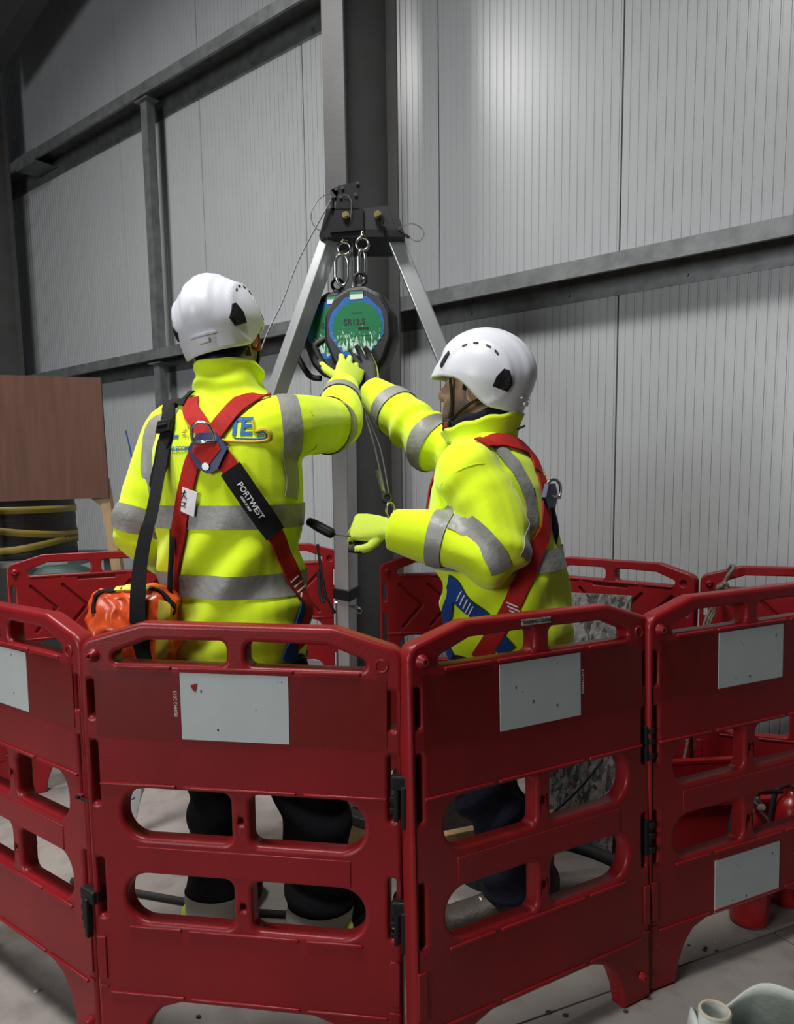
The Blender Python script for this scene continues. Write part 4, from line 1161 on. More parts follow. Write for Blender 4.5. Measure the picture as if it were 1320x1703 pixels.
# ================= the man on the right, seen from his left side
def right_man():
    t = thing('person', 'bearded man seen from the side in yellow hi-vis fleece, face towards the tripod', 'person', (0.30, 2.1, 0), group='people in hi-vis jackets')
    t.matrix_world = Matrix.Identity(4)
    B = Body((0.285, 2.10, 0), (-0.86, 0.50))
    hc = at(803, 642, 2.125)
    H = head_frame(hc, (-0.90, 0.43), 0.16, 0.0)
    # leaning a little forward: y offset grows with height
    prof = [(0.785, -0.035, 0.168, 0.168), (0.87, -0.03, 0.172, 0.178), (0.97, -0.02, 0.172, 0.172), (1.08, 0.004, 0.178, 0.178), (1.18, 0.020, 0.188, 0.174), (1.27, 0.020, 0.190, 0.152), (1.335, 0.022, 0.168, 0.122), (1.385, 0.034, 0.118, 0.095), (1.42, 0.044, 0.082, 0.078), (1.445, 0.05, 0.070, 0.07)]
    sl = B.w(-0.165, 0.02, 1.305); sr = B.w(0.150, 0.075, 1.325)
    el = at(822, 915, 1.895); wl = at(652, 880, 1.98)
    er = at(722, 738, 2.36); wr = at(618, 652, 2.60)
    fo, fb = (0.325, 2.055), (0.40, 2.19)       # near foot, far foot
    legs = [[B.w(-0.085, -0.02, 0.86), B.w(-0.09, 0.03, 0.48), V((fo[0] - 0.02, fo[1], 0.28)), V((fo[0] - 0.02, fo[1], 0.06))],
            [B.w(0.085, -0.02, 0.86), B.w(0.10, 0.16, 0.50), V((fb[0] - 0.08, fb[1] + 0.02, 0.28)), V((fb[0], fb[1], 0.06))]]
    bm = bmesh.new()
    slim = [(z, y, max(0.04, a - 0.05), max(0.04, b - 0.05)) for z, y, a, b in prof]
    bridge(bm, B.torso_rings(slim))
    limb(bm, [B.w(-0.12, 0.02, 1.30), sl, sl.lerp(el, .5), el, el.lerp(wl, .5), wl], [.06, .062, .054, .046, .042, .030])
    limb(bm, [B.w(0.10, 0.04, 1.31), sr, sr.lerp(er, .5), er, er.lerp(wr, .5), wr], [.06, .062, .054, .046, .042, .030])
    for lg in legs: limb(bm, lg, [.085, .058, .05, .04])
    limb(bm, [B.w(0, 0.035, 1.35), B.w(0, 0.05, 1.42), hc - H[2] * 0.07 - H[1] * 0.02, hc - H[2] * 0.02], [.066, .060, .058, .058])
    head_parts(bm, H)
    me = remesh(bm, 0.0048, 2); stubble_attr(me, H, 1.0)
    body = link('body', me, head_material('skin_of_right_man', H, None, 1.0, (0.06, 0.045, 0.035)), t)
    hair_cap(H, t, -0.055)
    for s in (-1, 1):
        bm = bmesh.new(); bmesh.ops.create_uvsphere(bm, u_segments=12, v_segments=8, radius=0.012)
        for v in bm.verts: v.co += hc + H[0] * 0.032 * s + H[1] * 0.081 + H[2] * 0.004
        bmobj('eye', bm, M_EYE, t, smooth=True)
    # jacket
    bm = bmesh.new(); bridge(bm, B.torso_rings(prof))
    armL = limb(bm, [B.w(-0.10, 0.015, 1.29), sl, sl.lerp(el, .5) - B.f * 0.02, el, el.lerp(wl, .5), wl], [.085, .086, .086, .086, .074, .056])
    armR = limb(bm, [B.w(0.07, 0.03, 1.30), sr, sr.lerp(er, .5), er, er.lerp(wr, .55), wr], [.085, .086, .084, .084, .078, .056])
    jm = remesh(bm, 0.0065, 4)
    f1 = folds(0.018, 44, (B.f * 0.55 + UPV * 0.8), 0.82, 1.10, seed=2.0)
    adir = (wr - sr).normalized()
    def jf(co, n):
        d = f1(co) + 0.004 * noise.noise(co * 9)
        q = (co - er).length
        if q < 0.24: d += 0.015 * (1 - q / 0.24) * math.sin(62 * (co - er).dot(adir) + 3.5 * noise.noise(co * 7))
        q = (co - el).length
        if q < 0.17: d += 0.015 * (1 - q / 0.17) * math.sin(60 * (co - el).dot(V((0.75, 0, 0.65))) + 3.5 * noise.noise(co * 7))
        q = (co - sl).length
        if q < 0.15: d += 0.008 * (1 - q / 0.15) * math.sin(70 * (co - sl).dot(V((-0.6, 0, 0.7))) + 3 * noise.noise(co * 7))
        return d
    displace(jm, jf)
    jb = bvh_of(jm)
    J = link('jacket', jm, M_HIVIS, t)
    band_torso('reflective_tape', B, prof, 1.045, 1.103, jb, M_TAPE, J)
    band_torso('hem_binding', B, prof, 0.786, 0.80, jb, MATS['grey_binding'], J)
    band_limb('reflective_tape', armL, 0.775, 0.835, jb, M_TAPE, J, lim=0.018)
    band_limb('reflective_tape', armR, 0.80, 0.855, jb, M_TAPE, J)
    band_limb('reflective_tape', armR, 0.575, 0.63, jb, M_TAPE, J)
    hp = lambda L, Y=2.0: [hit(jb, x, y, Y) for x, y in L]
    strap('reflective_tape', jb, hp([(815, 735), (845, 762), (868, 795), (882, 830), (884, 865), (878, 905), (872, 930)]), 0.046, M_TAPE, J, off=0.002, th=0.0015)
    strap('reflective_tape', jb, hp([(750, 866), (772, 872), (800, 890), (822, 918), (833, 950)]), 0.056, M_TAPE, J, off=0.002, th=0.0015)
    bm = bmesh.new(); tube(bm, hp([(733, 806), (762, 783), (800, 771), (835, 782), (852, 808)]), 0.002, n=6, sub=5); bmobj('arm_seam', bm, M_HIVIS, J)
    # stand-up collar, open at the throat, with a navy lining
    def cone(name, r0, r1, lift, m, th):
        bm = bmesh.new(); rows = []; n = 44; gap = 0.55
        for j in range(6):
            f = j / 5; row = []
            for k in range(n + 1):
                a = math.pi / 2 + gap / 2 + (2 * math.pi - gap) * k / n
                sa = math.sin(a); back_ = (1 - sa) / 2
                r = r0 + (r1 - r0) * f + 0.012 * f * f
                z = 1.385 + 0.012 * back_ + f * (0.032 + 0.034 * back_ + lift)
                row.append(bm.verts.new(B.w(r * math.cos(a), 0.050 + (r * 1.05 + 0.012 * f * max(0, sa)) * sa - 0.010 * f * back_, z + 0.003 * math.sin(9 * a))))
            rows.append(row)
        for r_, q_ in zip(rows, rows[1:]):
            for k in range(n): bm.faces.new((r_[k], r_[k + 1], q_[k + 1], q_[k]))
        bmesh.ops.recalc_face_normals(bm, faces=bm.faces[:])
        bmesh.ops.solidify(bm, geom=bm.faces[:], thickness=th)
        return bmobj(name, bm, m, J, smooth=True)
    cone('collar', 0.094, 0.092, 0.0, M_HIVIS, 0.009)
    cone('collar_lining', 0.084, 0.080, 0.022, M_NAVY, 0.008)
    tb = strap('small_print', jb, hp([(886, 812), (889, 826)]), 0.004, M_NAVYPL, J, off=0.003, th=0.001, across=2)
    # trousers and boots
    bm = bmesh.new()
    bridge(bm, B.torso_rings([(0.68, -0.03, 0.15, 0.13), (0.78, -0.03, 0.155, 0.145), (0.88, -0.028, 0.158, 0.152), (0.97, -0.02, 0.15, 0.14)]))
    for lg in legs: limb(bm, [lg[0] - UPV * 0.06, lg[1], lg[2], lg[3] + UPV * 0.03], [.108, .090, .078, .078])
    tm = remesh(bm, 0.008, 4); ff = folds(0.012, 55, (B.f * 0.4 + UPV), 0.04, 0.65, seed=5.0)
    displace(tm, lambda co, n: ff(co) + 0.004 * noise.noise(co * 8))
    link('trousers', tm, M_NAVY, t)
    boot('boot', fo, (-0.95, -0.2), M_BOOT, t)
    boot('boot', fb, (-0.8, 0.5), M_BOOT, t)
    # gloves: far hand on the reel, near hand pulling the lanyard
    hd = (at(600, 600, 2.70) - wr).normalized()
    glove(wr + hd * 0.02, hd, V((0.35, 0.9, -0.1)), V((-0.9, 0.1, -0.2)), [(0.25, 0.35, 0.25), (0.15, 0.3, 0.25), (0.3, 0.35, 0.25), (0.4, 0.4, 0.25)], t, thumb=(0.4, 0.3, 0.2), k=1.12)
    hd = (at(606, 877, 2.0) - wl).normalized()
    glove(wl + hd * 0.012, hd, V((0.1, -0.80, 0.62)), V((-0.25, -0.35, -0.75)), [(1.05, 1.5, 0.9), (1.1, 1.5, 0.9), (1.15, 1.5, 0.9), (1.15, 1.5, 0.9)], t, thumb=(0.75, 0.25, 0.1), k=0.98)
    # helmet
    sh, W = helmet(H, t, 0.10)
    bb = bvh_of(body.data)
    for s in (-1, 1):
        ear = hc + H[0] * 0.082 * s
        for a, b in ((W(0.088 * s, 0.075, -0.02), hc + H[0] * 0.058 * s + H[1] * 0.066 - H[2] * 0.118), (W(0.098 * s, -0.06, -0.045), hc + H[0] * 0.058 * s + H[1] * 0.066 - H[2] * 0.118)):
            m_ = bb.find_nearest(a.lerp(b, 0.55) + H[0] * 0.03 * s)[0]
            bm = bmesh.new(); tube(bm, [a, m_ + H[0] * 0.006 * s, b], 0.0055, n=8, sub=8, flat=0.45); bmobj('chin_strap', bm, M_BLACK, sh, smooth=True)
    bm = bmesh.new()
    for p, q in ((-1, 1),):
        e0, e1 = [hc + H[0] * 0.058 * k + H[1] * 0.066 - H[2] * 0.118 for k in (-1, 1)]
        tube(bm, [e0, hc + H[1] * 0.078 - H[2] * 0.142, e1], 0.0055, n=8, sub=6, flat=0.5)
    bmobj('chin_strap', bm, M_BLACK, sh, smooth=True)
    bm = bmesh.new(); q = hc - H[0] * 0.060 + H[1] * 0.066 - H[2] * 0.118
    box(bm, q, 0.016, 0.022, 0.034, frame_mat(*H[:3]), bev=0.004); bmobj('buckle', bm, M_BLACK, sh)
    bm = bmesh.new(); box(bm, q - H[0] * 0.006, 0.008, 0.011, 0.016, frame_mat(*H[:3]), bev=0.002); bmobj('buckle_button', bm, M_EARRED, sh)
    # harness
    har = strap('harness', jb, hp([(896, 790), (905, 840), (904, 882), (886, 922), (866, 972), (849, 1013), (825, 1052), (797, 1096)]), 0.046, M_WEBRED, t, off=0.006)
    strap('webbing', jb, hp([(800, 738), (822, 733), (850, 738), (878, 752), (893, 785)]), 0.044, M_WEBRED, har, off=0.0055)
    strap('webbing', jb, [at(733, 785, 2.10), at(722, 815, 2.10), at(712, 840, 2.10), at(703, 862, 2.10)], 0.044, M_WEBRED, har, off=0.006)
    strap('leg_strap', jb, hp([(748, 966), (762, 988), (790, 1016), (815, 1046), (845, 1084)]), 0.046, M_WEBBLUE, har, off=0.0045)
    strap('leg_strap', jb, hp([(752, 975), (750, 1000), (744, 1030), (741, 1060), (738, 1100)]), 0.036, M_WEBBLUE, har, off=0.005)
    for k in range(5):
        x, y = 766 + 4.2 * k, 992 + 5.4 * k
        strap('stitching', jb, hp([(x - 3, y + 7), (x + 5, y - 8)]), 0.0035, M_WHITE, har, off=0.0085, th=0.001, across=2)
    for k in range(3):
        x, y = 846 + 3 * k, 1002 + 7 * k
        strap('stitching', jb, hp([(x - 4, y + 0), (x + 16, y + 9)]), 0.0035, M_WHITE, har, off=0.0095, th=0.001, across=2)
    dn = -B.f
    rc = B.w(0.0, -0.165, 1.245)
    rr = jb.find_nearest(rc)[0]
    dring('dorsal_ring', rr + dn * 0.016, UPV + dn * 0.12, (dn + B.r * -0.6), har, R=0.027)
    bm = bmesh.new(); prism(bm, [rr + dn * 0.004 + B.r * x + UPV * z for x, z in ((-0.05, 0.0), (-0.028, 0.035), (0.028, 0.035), (0.05, 0.0), (0.02, -0.045), (-0.02, -0.045))], dn * 0.012)
    bmobj('dorsal_plate', bm, M_NAVYPL, har)
    bm = bmesh.new(); tube(bm, [rr + dn * 0.012 - UPV * 0.03, rr + dn * 0.02 - UPV * 0.09, rr + dn * 0.012 - UPV * 0.16], [0.012, 0.018, 0.010], n=10, sub=5, flat=0.4); bmobj('strap_keeper', bm, M_WEBBLK, har, smooth=True)
    bm = bmesh.new(); a = at(866, 711, 2.02); tube(bm, [at(860, 714, 2.03), a, at(873, 708, 2.02)], 0.003, n=6, sub=4); bmobj('collar_toggle', bm, M_BLACK, J)
    return t, jb, B
MR, MR_BVH, MR_B = right_man()
# ------------------------------------------------------------------ rescue tripod
M_ALU = mat('brushed_aluminium', (0.50, 0.51, 0.52), 0.38, 0.75, var=0.12, vscale=20, stretch=(1, 1, 0.1))
M_BLKMETAL = mat('black_coated_metal', (0.005, 0.005, 0.006), 0.45, 0.0, spec=0.35)
M_BRASS = mat('brass_pin', (0.42, 0.33, 0.16), 0.35, 0.9)
M_WIRE = mat('steel_wire', (0.16, 0.16, 0.16), 0.45, 0.6)
M_RUBBER = mat('rubber', (0.014, 0.014, 0.014), 0.75)
def pxy(x, y, Y): return at(520 + x / 6.6, 290 + y / 6.6, Y)
def tripod():
    t = thing('rescue_tripod', 'aluminium rescue tripod with black head standing between the two men', 'tripod', (-0.115, 2.9, 0))
    t.matrix_world = Matrix.Identity(4)
    Y = 2.785
    feet = [(-1.015, 2.60), (0.865, 2.73), (-0.235, 3.39)]
    tops = [at(557, 378, 2.86), at(649, 378, 2.88), at(566, 372, 2.97)]
    for k, ((fx_, fy_), tp) in enumerate(zip(feet, tops)):
        a = tp.copy(); b = V((fx_, fy_, 0.045))
        d = (b - a).normalized()
        rad = V((fx_ + 0.115, fy_ - 2.9, 0)).normalized(); tan = V((-rad.y, rad.x, 0))
        x0 = V(((-0.75, -0.66, 0), (-0.05, -1.0, 0), (-0.5, -0.87, 0))[k]); x0 = (x0 - d * x0.dot(d)).normalized(); y0 = d.cross(x0)
        w = 0.028 if k < 2 else 0.037
        cut = a.lerp(b, 0.66)
        bm = bmesh.new()
        for p, q, h in ((a, cut, w), (cut - d * 0.02, b, w * 0.86)):
            L = (q - p).length
            box(bm, (p + q) / 2, 2 * h, 2 * h, L, frame_mat(x0, y0, d), bev=0.004)
        leg = bmobj('leg', bm, M_ALU, t)
        bm = bmesh.new(); box(bm, cut - d * 0.01, 2.35 * w, 2.35 * w, 0.05, frame_mat(x0, y0, d), bev=0.004); bmobj('leg_collar', bm, M_BLKMETAL, leg)
        c = cut + d * 0.05
        bm = bmesh.new(); cyl(bm, c - y0 * w * 1.6, c + y0 * w * 1.6, 0.007, n=10); torus(bm, c - y0 * w * 1.7 - V((0, 0, 0.012)), x0, 0.014, 0.0018, n=14, m=6)
        bmobj('lock_pin', bm, M_STEEL, leg)
        # hinged foot plate with a hole
        o2 = V((rad.x, rad.y, 0)); bm = bmesh.new()
        pl = plate_mesh([rpoly([(-0.035, 0), (0.035, 0), (0.035, 0.10), (0.02, 0.20), (-0.02, 0.20), (-0.035, 0.10)], 0.012, 4), ngon(0, 0.165, 0.007, 0.007, 10)], 0.003, 0.001)
        side = V((1, 0, 0)) if k < 2 else tan
        nrm = V((0, -1, 0)) if k < 2 else -rad
        M = Matrix.Translation(V((fx_, fy_, 0.012)) + nrm * (w * 1.25)) @ Matrix(((side.x, -d.x, nrm.x, 0), (side.y, -d.y, nrm.y, 0), (side.z, -d.z, nrm.z, 0), (0, 0, 0, 1)))
        add_mesh(bm, pl, M); bpy.data.meshes.remove(pl)
        bmobj('foot_plate', bm, M_ALU, leg)
        bm = bmesh.new(); lathe(bm, (fx_, fy_, 0), (0, 0, 1), [(0.05, 0), (0.052, 0.01), (0.045, 0.022), (0.03, 0.05), (0.02, 0.06)], 18)
        bmobj('rubber_foot', bm, M_RUBBER, leg)
    # head: bottom plate and leg brackets
    P = lambda L, y=Y: [pxy(a, b, y) for a, b in L]
    ext = V((0, 0.24, 0))
    bm = bmesh.new(); prism(bm, P([(150, 600), (930, 590), (1010, 660), (985, 682), (110, 690), (70, 676)]), ext); h = bmobj('head', bm, M_BLKMETAL, t)
    bm = bmesh.new(); prism(bm, P([(245, 368), (555, 372), (558, 605), (190, 640)], Y - 0.01), V((0, 0.012, 0))); bmobj('leg_bracket', bm, M_BLKMETAL, t)
    bm = bmesh.new(); prism(bm, P([(152, 378), (245, 368), (185, 642), (68, 676)], Y + 0.01), V((0, 0.20, 0)) ); bmobj('leg_bracket', bm, M_BLKMETAL, t)
    bm = bmesh.new(); prism(bm, P([(555, 372), (812, 345), (915, 612), (558, 602)], Y), V((0, 0.010, 0))); b2 = bmobj('leg_bracket', bm, mat('dark_grey_metal', (0.016, 0.0165, 0.018), 0.45, 0.0), t)
    bm = bmesh.new(); prism(bm, P([(814, 345), (950, 478), (1014, 668), (915, 612)], Y + 0.004), V((0.0, 0.20, 0))); bmobj('leg_bracket', bm, MATS['dark_grey_metal'], t)
    # pulley cheeks on top
    for dy in (0.0, 0.035):
        bm = bmesh.new(); prism(bm, P([(196, 165), (300, 120), (540, 66), (574, 108), (500, 372), (245, 378), (262, 250)], Y - 0.012 + dy), V((0, 0.006, 0))); bmobj('pulley_cheek', bm, M_BLKMETAL, t)
    for x, y in ((325, 152), (472, 225), (305, 250), (255, 165), (490, 100)):
        c = pxy(x, y, Y - 0.013); bm = bmesh.new(); cyl(bm, c + V((0, 0.006, 0)), c - V((0, 0.006, 0)), 0.0058, n=10); bmobj('bolt', bm, M_STEEL, t)
    bm = bmesh.new(); c = pxy(232, 225, Y); cyl(bm, c - V((0, 0.012, 0)), c + V((0, 0.03, 0)), 0.014, n=16); bmobj('pulley', bm, M_STEEL, t)
    bm = bmesh.new(); c = pxy(215, 310, Y); cyl(bm, c + V((0, 0, 0.012)), c - V((0, 0, 0.02)), 0.007, n=10); bmobj('cable_stop', bm, M_BLKMETAL, t)
    for x, y, r in ((362, 455, 0.0125), (712, 448, 0.013)):
        c = pxy(x, y, Y - 0.012); bm = bmesh.new(); cyl(bm, c + V((0, 0.005, 0)), c - V((0, 0.010, 0)), r, n=16); cyl(bm, c - V((0, 0.010, 0)), c - V((0, 0.017, 0)), r * 0.6, n=12); bmobj('hinge_pin', bm, M_BRASS, t)
    bm = bmesh.new(); tube(bm, [pxy(735, 460, Y - 0.02), pxy(770, 500, Y - 0.02), pxy(765, 555, Y - 0.02), pxy(800, 580, Y - 0.02)], [0.009, 0.006, 0.004, 0.004], n=8, sub=4); bmobj('pin_tether', bm, M_BLACK, t)
    # eye bolts under the head
    for x, y, yy in ((545, 765, Y), (345, 812, Y + 0.03)):
        c = pxy(x, y, yy); bm = bmesh.new(); torus(bm, c, V((0.1, -1, 0)), 0.022, 0.0052, n=24, m=10); cyl(bm, c + V((0, 0, 0.024)), c + V((0, 0, 0.05)), 0.008, n=12); cyl(bm, c + V((0, 0, 0.024)), c + V((0, 0, 0.030)), 0.014, n=6)
        bmobj('eye_bolt', bm, M_STEEL, t, smooth=True)
    # wires: winch cable to the leg and the pin tethers
    bm = bmesh.new(); tube(bm, [pxy(230, 230, Y), at(500, 425, 2.74), at(470, 500, 2.66), at(442, 560, 2.60), at(415, 640, 2.54)], 0.0026, n=8, sub=6); bmobj('winch_cable', bm, M_WIRE, t)
    bm = bmesh.new(); tube(bm, [pxy(215, 205, Y), pxy(110, 240, Y - 0.01), pxy(20, 340, Y - 0.015), pxy(-20, 450, Y - 0.015), pxy(10, 560, Y - 0.01), pxy(75, 618, Y)], 0.0015, n=6, sub=6); bmobj('pin_wire', bm, M_WIRE, t)
    bm = bmesh.new(); tube(bm, [pxy(930, 610, Y), pxy(1010, 560, Y - 0.02), pxy(1100, 540, Y - 0.03), pxy(1200, 600, Y - 0.03), pxy(1215, 680, Y - 0.03), pxy(1150, 735, Y - 0.02), pxy(1060, 695, Y), pxy(1015, 668, Y)], 0.0017, n=6, sub=6); bmobj('pin_wire', bm, M_WIRE, t)
    bm = bmesh.new(); tube(bm, [pxy(1010, 660, Y - 0.004), pxy(1058, 694, Y - 0.004)], 0.005, n=8, sub=1); bmobj('wire_ferrule', bm, M_BLACK, t)
    bm = bmesh.new(); tube(bm, [pxy(330, 225, Y - 0.02), pxy(390, 235, Y - 0.022), pxy(425, 320, Y - 0.022), pxy(412, 480, Y - 0.02)], 0.0012, n=6, sub=6); bmobj('pin_wire', bm, M_WIRE, t)
    bm = bmesh.new(); tube(bm, [pxy(435, 690, Y + 0.05), at(586, 450, Y + 0.05), at(588, 520, Y + 0.05)], 0.0026, n=8, sub=3); bmobj('lifting_cable', bm, M_STEEL, t)
    return t
tripod()
def karabiner(label, x, y0, y1, Y, sx, tilt=0.0):
    """oval steel karabiner between two pixel heights"""
    a, b = at(x, y0, Y), at(x, y1, Y)
    c = (a + b) / 2; hz = (a - b).length / 2
    t = thing('karabiner', label, 'karabiner', c, tilt, group='steel karabiners under the tripod head')
    w = sx
    pts = [V((w * math.cos(q) * (1.0 if math.sin(q) > 0 else 0.9), 0, hz * math.copysign(abs(math.sin(q)) ** 0.7, math.sin(q)))) for q in [2 * math.pi * k / 28 for k in range(28)]]
    bm = bmesh.new(); tube(bm, pts, 0.0062, n=10, sub=1, closed=True); bmobj('frame', bm, M_STEEL, t, smooth=True)
    bm = bmesh.new(); cyl(bm, (-w * 0.97, 0, hz * 0.5), (-w * 0.97, 0, -hz * 0.4), 0.0085, n=14); cyl(bm, (-w * 0.97, 0, -hz * 0.42), (-w * 0.97, 0, -hz * 0.5), 0.0095, n=14)
    bmobj('gate_sleeve', bm, M_STEEL, t, smooth=False)
    return t
karabiner('steel karabiner holding the front reel, seen nearly edge-on', 602, 415, 466, 2.788, 0.014, 0.5)
karabiner('wide open steel karabiner holding the rear reel on the left', 568.5, 423, 475, 2.818, 0.024, 0.1)
# ------------------------------------------------------------------ fall arrest reels
M_REELBLUE = mat('blue_reel_label', (0.015, 0.12, 0.42), 0.45, spec=0.25, var=0.2, vscale=40)
def reel_green():
    m = mat('green_reel_print', (0.012, 0.14, 0.055), 0.5, spec=0.2)
    nt = m.node_tree; b = nt.nodes['Principled BSDF']
    tc = nt.nodes.new('ShaderNodeTexCoord'); mp = nt.nodes.new('ShaderNodeMapping'); mp.inputs['Scale'].default_value = (60, 60, 22)
    n = nt.nodes.new('ShaderNodeTexNoise'); n.inputs['Scale'].default_value = 1.6; n.inputs['Detail'].default_value = 8; n.inputs['Distortion'].default_value = 1.2
    nt.links.new(tc.outputs['Object'], mp.inputs['Vector']); nt.links.new(mp.outputs['Vector'], n.inputs['Vector'])
    sp = nt.nodes.new('ShaderNodeSeparateXYZ'); nt.links.new(tc.outputs['Object'], sp.inputs['Vector'])
    ad = nt.nodes.new('ShaderNodeMath'); ad.operation = 'MULTIPLY_ADD'; ad.inputs[1].default_value = -3.2; nt.links.new(sp.outputs['Z'], ad.inputs[0]); nt.links.new(n.outputs['Fac'], ad.inputs[2])
    rp = nt.nodes.new('ShaderNodeValToRGB'); rp.color_ramp.elements[0].position = 0.60; rp.color_ramp.elements[0].color = (0.012, 0.14, 0.055, 1)
    rp.color_ramp.elements[1].position = 0.74; rp.color_ramp.elements[1].color = (0.55, 0.68, 0.60, 1)
    nt.links.new(ad.outputs[0], rp.inputs['Fac']); nt.links.new(rp.outputs['Color'], b.inputs['Base Color'])
    return m
M_REELGREEN = reel_green()
M_STICK = mat('white_sticker', (0.55, 0.60, 0.57), 0.4)
M_STICKG = mat('green_sticker', (0.02, 0.20, 0.10), 0.4)
M_CASE = mat('black_reel_casing', (0.008, 0.008, 0.009), 0.5, bump=0.1, bscale=120)
def reel(label, px, py, Y, yaw, k, text):
    c = at(px, py, Y)
    t = thing('fall_arrest_reel', label, 'reel', c, yaw, group='retractable fall arrest reels')
    s = k
    def pl(outline, z0, z1, m, name, bev, holes=(), parent=t):
        me = plate_mesh([outline] + list(holes), (z1 - z0) / 2, bev)
        bm = bmesh.new(); add_mesh(bm, me, Matrix.Translation((0, -(z0 + z1) / 2, 0)) @ BM); bpy.data.meshes.remove(me)
        return bmobj(name, bm, m, parent)
    S = lambda L: [(x * s, y * s) for x, y in L]
    case = rpoly(S([(-0.030, 0.158), (0.030, 0.158), (0.088, 0.128), (0.128, 0.06), (0.133, -0.03), (0.10, -0.115), (0.055, -0.165), (-0.055, -0.165), (-0.10, -0.115), (-0.133, -0.03), (-0.128, 0.06), (-0.088, 0.128)]), 0.05 * s, 7)
    pl(case, -0.060, 0.045, M_CASE, 'casing', 0.014)
    rim = [(x * 0.93, y * 0.93) for x, y in case]
    body = pl(rim, 0.040, 0.056, M_CASE, 'front_cover', 0.006)
    lab = rpoly([(x * 0.9 - 0.004, y * 0.9 + 0.006) for x, y in S([(-0.042, 0.122), (0.045, 0.122), (0.105, 0.068), (0.118, 0.02), (0.115, -0.03), (0.05, -0.115), (-0.05, -0.115), (-0.112, -0.03), (-0.118, 0.02), (-0.100, 0.068)])], 0.012 * s, 4)
    lb = pl(lab, 0.0555, 0.0575, M_REELBLUE, 'label_plate', 0.0006)
    star = []
    for i in range(44):
        a = 2 * math.pi * i / 44; r = (0.099 if i % 2 else 0.089) * s
        star.append((r * math.cos(a), 0.006 * s + r * math.sin(a)))
    pl(star, 0.0574, 0.0584, M_REELGREEN, 'label_print', 0.0003, parent=lb)
    bm = bmesh.new(); box(bm, (0.0, -0.0588, 0.120 * s), 0.050 * s, 0.0016, 0.026 * s); st = bmobj('sticker', bm, M_STICK, t)
    bm = bmesh.new(); box(bm, (0.0, -0.0592, 0.129 * s), 0.050 * s, 0.0016, 0.009 * s); bmobj('sticker_band', bm, M_STICKG, st)
    for txt, x, z, size in text:
        me = text_mesh(txt, size * s, 0.0002, bold=0.0007)
        for v in me.vertices: v.co = V((v.co.x + x * s, -0.0590 - v.co.z, v.co.y + z * s))
        link('label_text', me, M_SCUFF, lb)
    # top swivel
    bm = bmesh.new(); torus(bm, (0, -0.002, 0.192 * s), V((0.35, -1, 0)), 0.020, 0.006, n=20, m=8); cyl(bm, (0, 0, 0.150 * s), (0, 0, 0.172 * s), 0.016, n=14); bmobj('swivel_ring', bm, M_BLKMETAL, t, smooth=True)
    # carrying handle at the lower left
    bm = bmesh.new(); tube(bm, [V((-0.105, -0.02, -0.005)) * s, V((-0.165, -0.02, -0.035)) * s, V((-0.172, -0.02, -0.060)) * s, V((-0.120, -0.02, -0.150)) * s, V((-0.07, -0.02, -0.165)) * s], 0.012 * s, n=10, sub=5); bmobj('handle', bm, M_CASE, t, smooth=True)
    # cable outlet with bumper
    bm = bmesh.new(); lathe(bm, (0, 0, -0.155 * s), (0, 0, -1), [(0.035 * s, 0), (0.035 * s, 0.03 * s), (0.022 * s, 0.045 * s), (0.016 * s, 0.07 * s)], 16); bmobj('cable_outlet', bm, M_CASE, t)
    return t
txt = [('...........', 0.0, 0.062, 0.016), ('SR12.S', -0.01, 0.026, 0.030), ('IIIIIIIIIIIII', 0.025, 0.002, 0.013), ('- - - - - -', 0.035, -0.022, 0.010), ('- - - -', 0.040, -0.036, 0.010)]
reel('front black fall arrest reel with green and blue label, a gloved hand on it', 601, 553, 2.755, -0.22, 0.95, txt)
reel('rear black fall arrest reel half hidden behind the front one', 563, 558, 2.90, -0.22, 0.95, txt[1:3])
# steel line from the front reel to the hook by the second man's hands
t = thing('steel_lifeline', 'thin steel line running down to a snap hook above the lower glove', 'cable', at(632, 780, 2.4))
t.matrix_world = Matrix.Identity(4)
for dx in (0, 9):
    bm = bmesh.new(); tube(bm, [at(600 + dx * 0.1, 640, 2.74), at(608 + dx * 0.3, 690, 2.62), at(623 + dx, 745, 2.45), at(641 + dx * 0.7, 825, 2.22)], 0.0030 if dx == 0 else 0.0022, n=8, sub=6); bmobj('cable', bm, M_WIRE, t)
bm = bmesh.new(); cyl(bm, at(627, 783, 2.34), at(638, 819, 2.235), 0.0055, n=10); bmobj('crimp', bm, M_STEEL, t)
c = at(644, 829, 2.21)
bm = bmesh.new(); torus(bm, c, V((0.5, -1, 0.5)), 0.014, 0.006, n=20, m=8); bmobj('rubber_stop', bm, M_RUBBER, t, smooth=True)
bm = bmesh.new(); torus(bm, at(649, 850, 2.17), V((0.8, -1, 0.1)), 0.015, 0.004, n=20, m=8, sy=1.6); torus(bm, at(655, 872, 2.14), V((-0.6, -1, 0.1)), 0.014, 0.004, n=20, m=8, sy=1.3); bmobj('snap_hook', bm, M_STEEL, t, smooth=True)
# black grip on a thin rod between the two men
t = thing('pull_lanyard', 'black grip with a thin wire held between the two men', 'lanyard', at(540, 880, 1.98)); t.matrix_world = Matrix.Identity(4)
bm = bmesh.new(); tube(bm, [at(515, 868, 2.02), at(530, 876, 1.99), at(551, 887, 1.98), at(555, 889, 1.98)], [0.012, 0.014, 0.014, 0.007], n=12, sub=4); bmobj('grip', bm, M_BLACK, t, smooth=True)
bm = bmesh.new(); tube(bm, [at(552, 888, 1.98), at(575, 891, 1.98), at(600, 893, 1.985)], 0.0022, n=8, sub=4); bmobj('wire', bm, M_WIRE, t)

